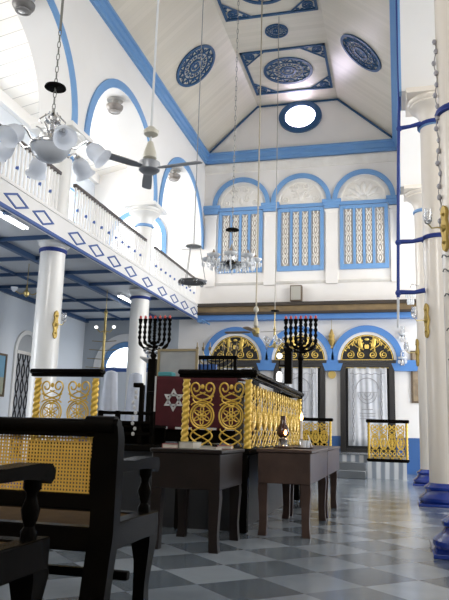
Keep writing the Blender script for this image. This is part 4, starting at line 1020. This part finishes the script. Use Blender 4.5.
# ================================================================== CANE BENCHES
def cane_bench(label,loc):
    t=thing('cane_bench',label,'bench',loc,0,'black cane backed benches'); Lh=1.03
    for sx in (-1,1):
        P=[(-.13,0),(-.07,0),(-.01,.30),(.035,.46),(.035,.86),(.01,.915),(-.05,.915),(-.035,.86),(-.035,.46),(-.075,.30)]
        MB().prism(P,sx*Lh-.055,sx*Lh+.055,'yz').build('back_post',BLACK,t)
    m=MB().tube([(-Lh-.02,-.02,.912),(Lh+.02,-.02,.912)],.031,12)
    m.build('top_rail',BLACK,t)
    for sx in (-1,1): MB().tube([(sx*(Lh-.10),-.02,.917),(sx*(Lh+.035),-.02,.917)],.040,14).tube([(sx*(Lh+.035),-.02,.917),(sx*(Lh+.05),-.02,.917)],.028,12).build('scroll_end',BLACK,t)
    MB().bbox(-Lh+.05,Lh-.05,-.03,.03,.865,.90,.005).bbox(-Lh+.05,Lh-.05,-.03,.03,.56,.625,.005).bbox(-Lh+.05,-Lh+.07,-.03,.03,.625,.865,.004).bbox(Lh-.07,Lh-.05,-.03,.03,.625,.865,.004).build('back_frame',BLACK,t)
    m=MB(); p=.0152; x=-Lh+.07
    while x<Lh-.065: m.box(x-.0037,x+.0037,-.002,.001,.62,.87); x+=p
    z=.628
    while z<.868: m.box(-Lh+.06,Lh-.06,.001,.004,z-.0037,z+.0037); z+=p
    m.build('cane_back',CANE,t)
    MB().bbox(-Lh+.02,Lh-.02,-.03,.04,.39,.49,.006).bbox(-Lh+.02,Lh-.02,.54,.62,.39,.49,.006).bbox(-Lh-.02,-Lh+.06,.03,.62,.385,.50,.006).bbox(Lh-.06,Lh+.02,.03,.62,.385,.50,.006).build('seat_frame',BLACK,t)
    m=MB(); x=-Lh+.06
    while x<Lh-.05: m.box(x-.005,x+.005,.03,.55,.478,.480); x+=.0135
    y=.04
    while y<.55: m.box(-Lh+.05,Lh-.05,y-.005,y+.005,.480,.482); y+=.0135
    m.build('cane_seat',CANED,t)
    for sx in (-1,1):
        P=[(.0,.715),(.10,.71),(.45,.715),(.57,.705),(.62,.69),(.645,.71),(.65,.74),(.62,.765),(.53,.77),(.30,.758),(.0,.77)]
        MB().prism(P,sx*(Lh-.04)-.045,sx*(Lh-.04)+.045,'yz').build('arm_rest',BLACK,t)
        MB().lathe([(.030,.49),(.032,.52),(.020,.54),(.030,.57),(.036,.60),(.022,.64),(.022,.66),(.034,.675),(.034,.71)],14,Matrix.Translation((sx*(Lh-.04),.56,0))).build('arm_support',BLACK,t)
        o=MB(); prof=[(.42,.055,0),(.36,.056,.012),(.26,.040,.012),(.14,.032,-.005),(.05,.034,-.002),(.0,.042,.02)]
        vs=[];fs=[]
        for z,h,dy in prof:
            for ux,uy in ((-1,-1),(1,-1),(1,1),(-1,1)): vs.append((h*ux*.9,h*uy+dy,z))
        for i in range(len(prof)-1):
            for q in range(4): fs.append((4*i+q,4*i+(q+1)%4,4*i+4+(q+1)%4,4*i+4+q))
        fs += [(0,1,2,3),tuple(range(len(vs)-4,len(vs)))]
        l=o.add(vs,fs).build('front_leg',BLACK,t); l.location=(sx*(Lh-.04),.575,0)
    MB().bbox(-Lh,Lh,.28,.32,.22,.26,.005).build('stretcher',BLACK,t)
    return t
cb=cane_bench('black bench with golden cane back seen from behind',(-2.25,2.75,0))
copy_tree(cb,None,(-2.32,1.76,0),0,'nearest bench, only its dark arm and cane seat corner at lower left')

# ================================================================== LIGHT
wd=bpy.data.worlds.new('day'); SC.world=wd; wd.use_nodes=True
bg=wd.node_tree.nodes['Background']; bg.inputs[0].default_value=(.95,.97,1,1); bg.inputs[1].default_value=1.0
def daylight(name,loc,rot,sx,sy,power,col=(1,.965,.91)):
    l=bpy.data.lights.new(name,'AREA'); l.shape='RECTANGLE'; l.size=sx; l.size_y=sy; l.energy=power; l.color=col
    o=bpy.data.objects.new(name,l); C.objects.link(o); o.location=loc; o.rotation_euler=rot; return o
for y,p in ((0,15),(3.9,40),(8,90),(12.1,130),(16.1,150)):
    daylight('daylight_left_gallery',(-9.3,y,6.5),(0,rad(-90),0),2.4,2.0,p)
for y,p in ((3.9,20),(8,60),(12.2,130),(16.1,160)):
    daylight('daylight_right_gallery',(4.2,y,6.5),(0,rad(90),0),2.4,2.0,p)
for y,p in ((3.9,8),(8,60)):
    daylight('daylight_left_aisle',(-9.3,y,2.1),(0,rad(-90),0),2.4,2.0,p,(.94,.97,1))
for y,p in ((8,40),(12.2,130),(16.1,140)):
    daylight('daylight_right_aisle',(4.2,y,2.1),(0,rad(90),0),2.4,2.0,p,(.94,.97,1))
daylight('added_front_fill',(CX,-3.6,6.6),(rad(90),0,0),3.6,2.6,190,(1,.96,.90))  # fill added behind the camera to light the bench back and end wall

# ================================================================== CAMERA
yaw,pitch,roll,F=.2565,.1967,.0288,665.5
fwd=Vector((-sin(yaw)*cos(pitch),cos(yaw)*cos(pitch),sin(pitch))); right=Vector((cos(yaw),sin(yaw),0)); up=right.cross(fwd)
r2=right*cos(roll)+up*sin(roll); u2=up*cos(roll)-right*sin(roll)
cam=bpy.data.cameras.new('camera'); co=bpy.data.objects.new('camera',cam); C.objects.link(co)
co.matrix_world=Matrix(((r2.x,u2.x,-fwd.x,0),(r2.y,u2.y,-fwd.y,0),(r2.z,u2.z,-fwd.z,.9),(0,0,0,1)))
cam.sensor_fit='VERTICAL'; cam.sensor_height=36; cam.lens=F/600*36; cam.clip_start=.05
SC.camera=co
vs_=SC.view_settings
vs_.view_transform='Standard'; vs_.look='None'; vs_.gamma=1; vs_.use_curve_mapping=False; vs_.exposure=.85
SC.display_settings.display_device='sRGB'
SC.cycles.max_bounces=8; SC.cycles.diffuse_bounces=5; SC.cycles.glossy_bounces=4; SC.cycles.transmission_bounces=6
SC.cycles.caustics_reflective=False; SC.cycles.caustics_refractive=False
SC.cycles.use_denoising=True; SC.cycles.sample_clamp_indirect=6
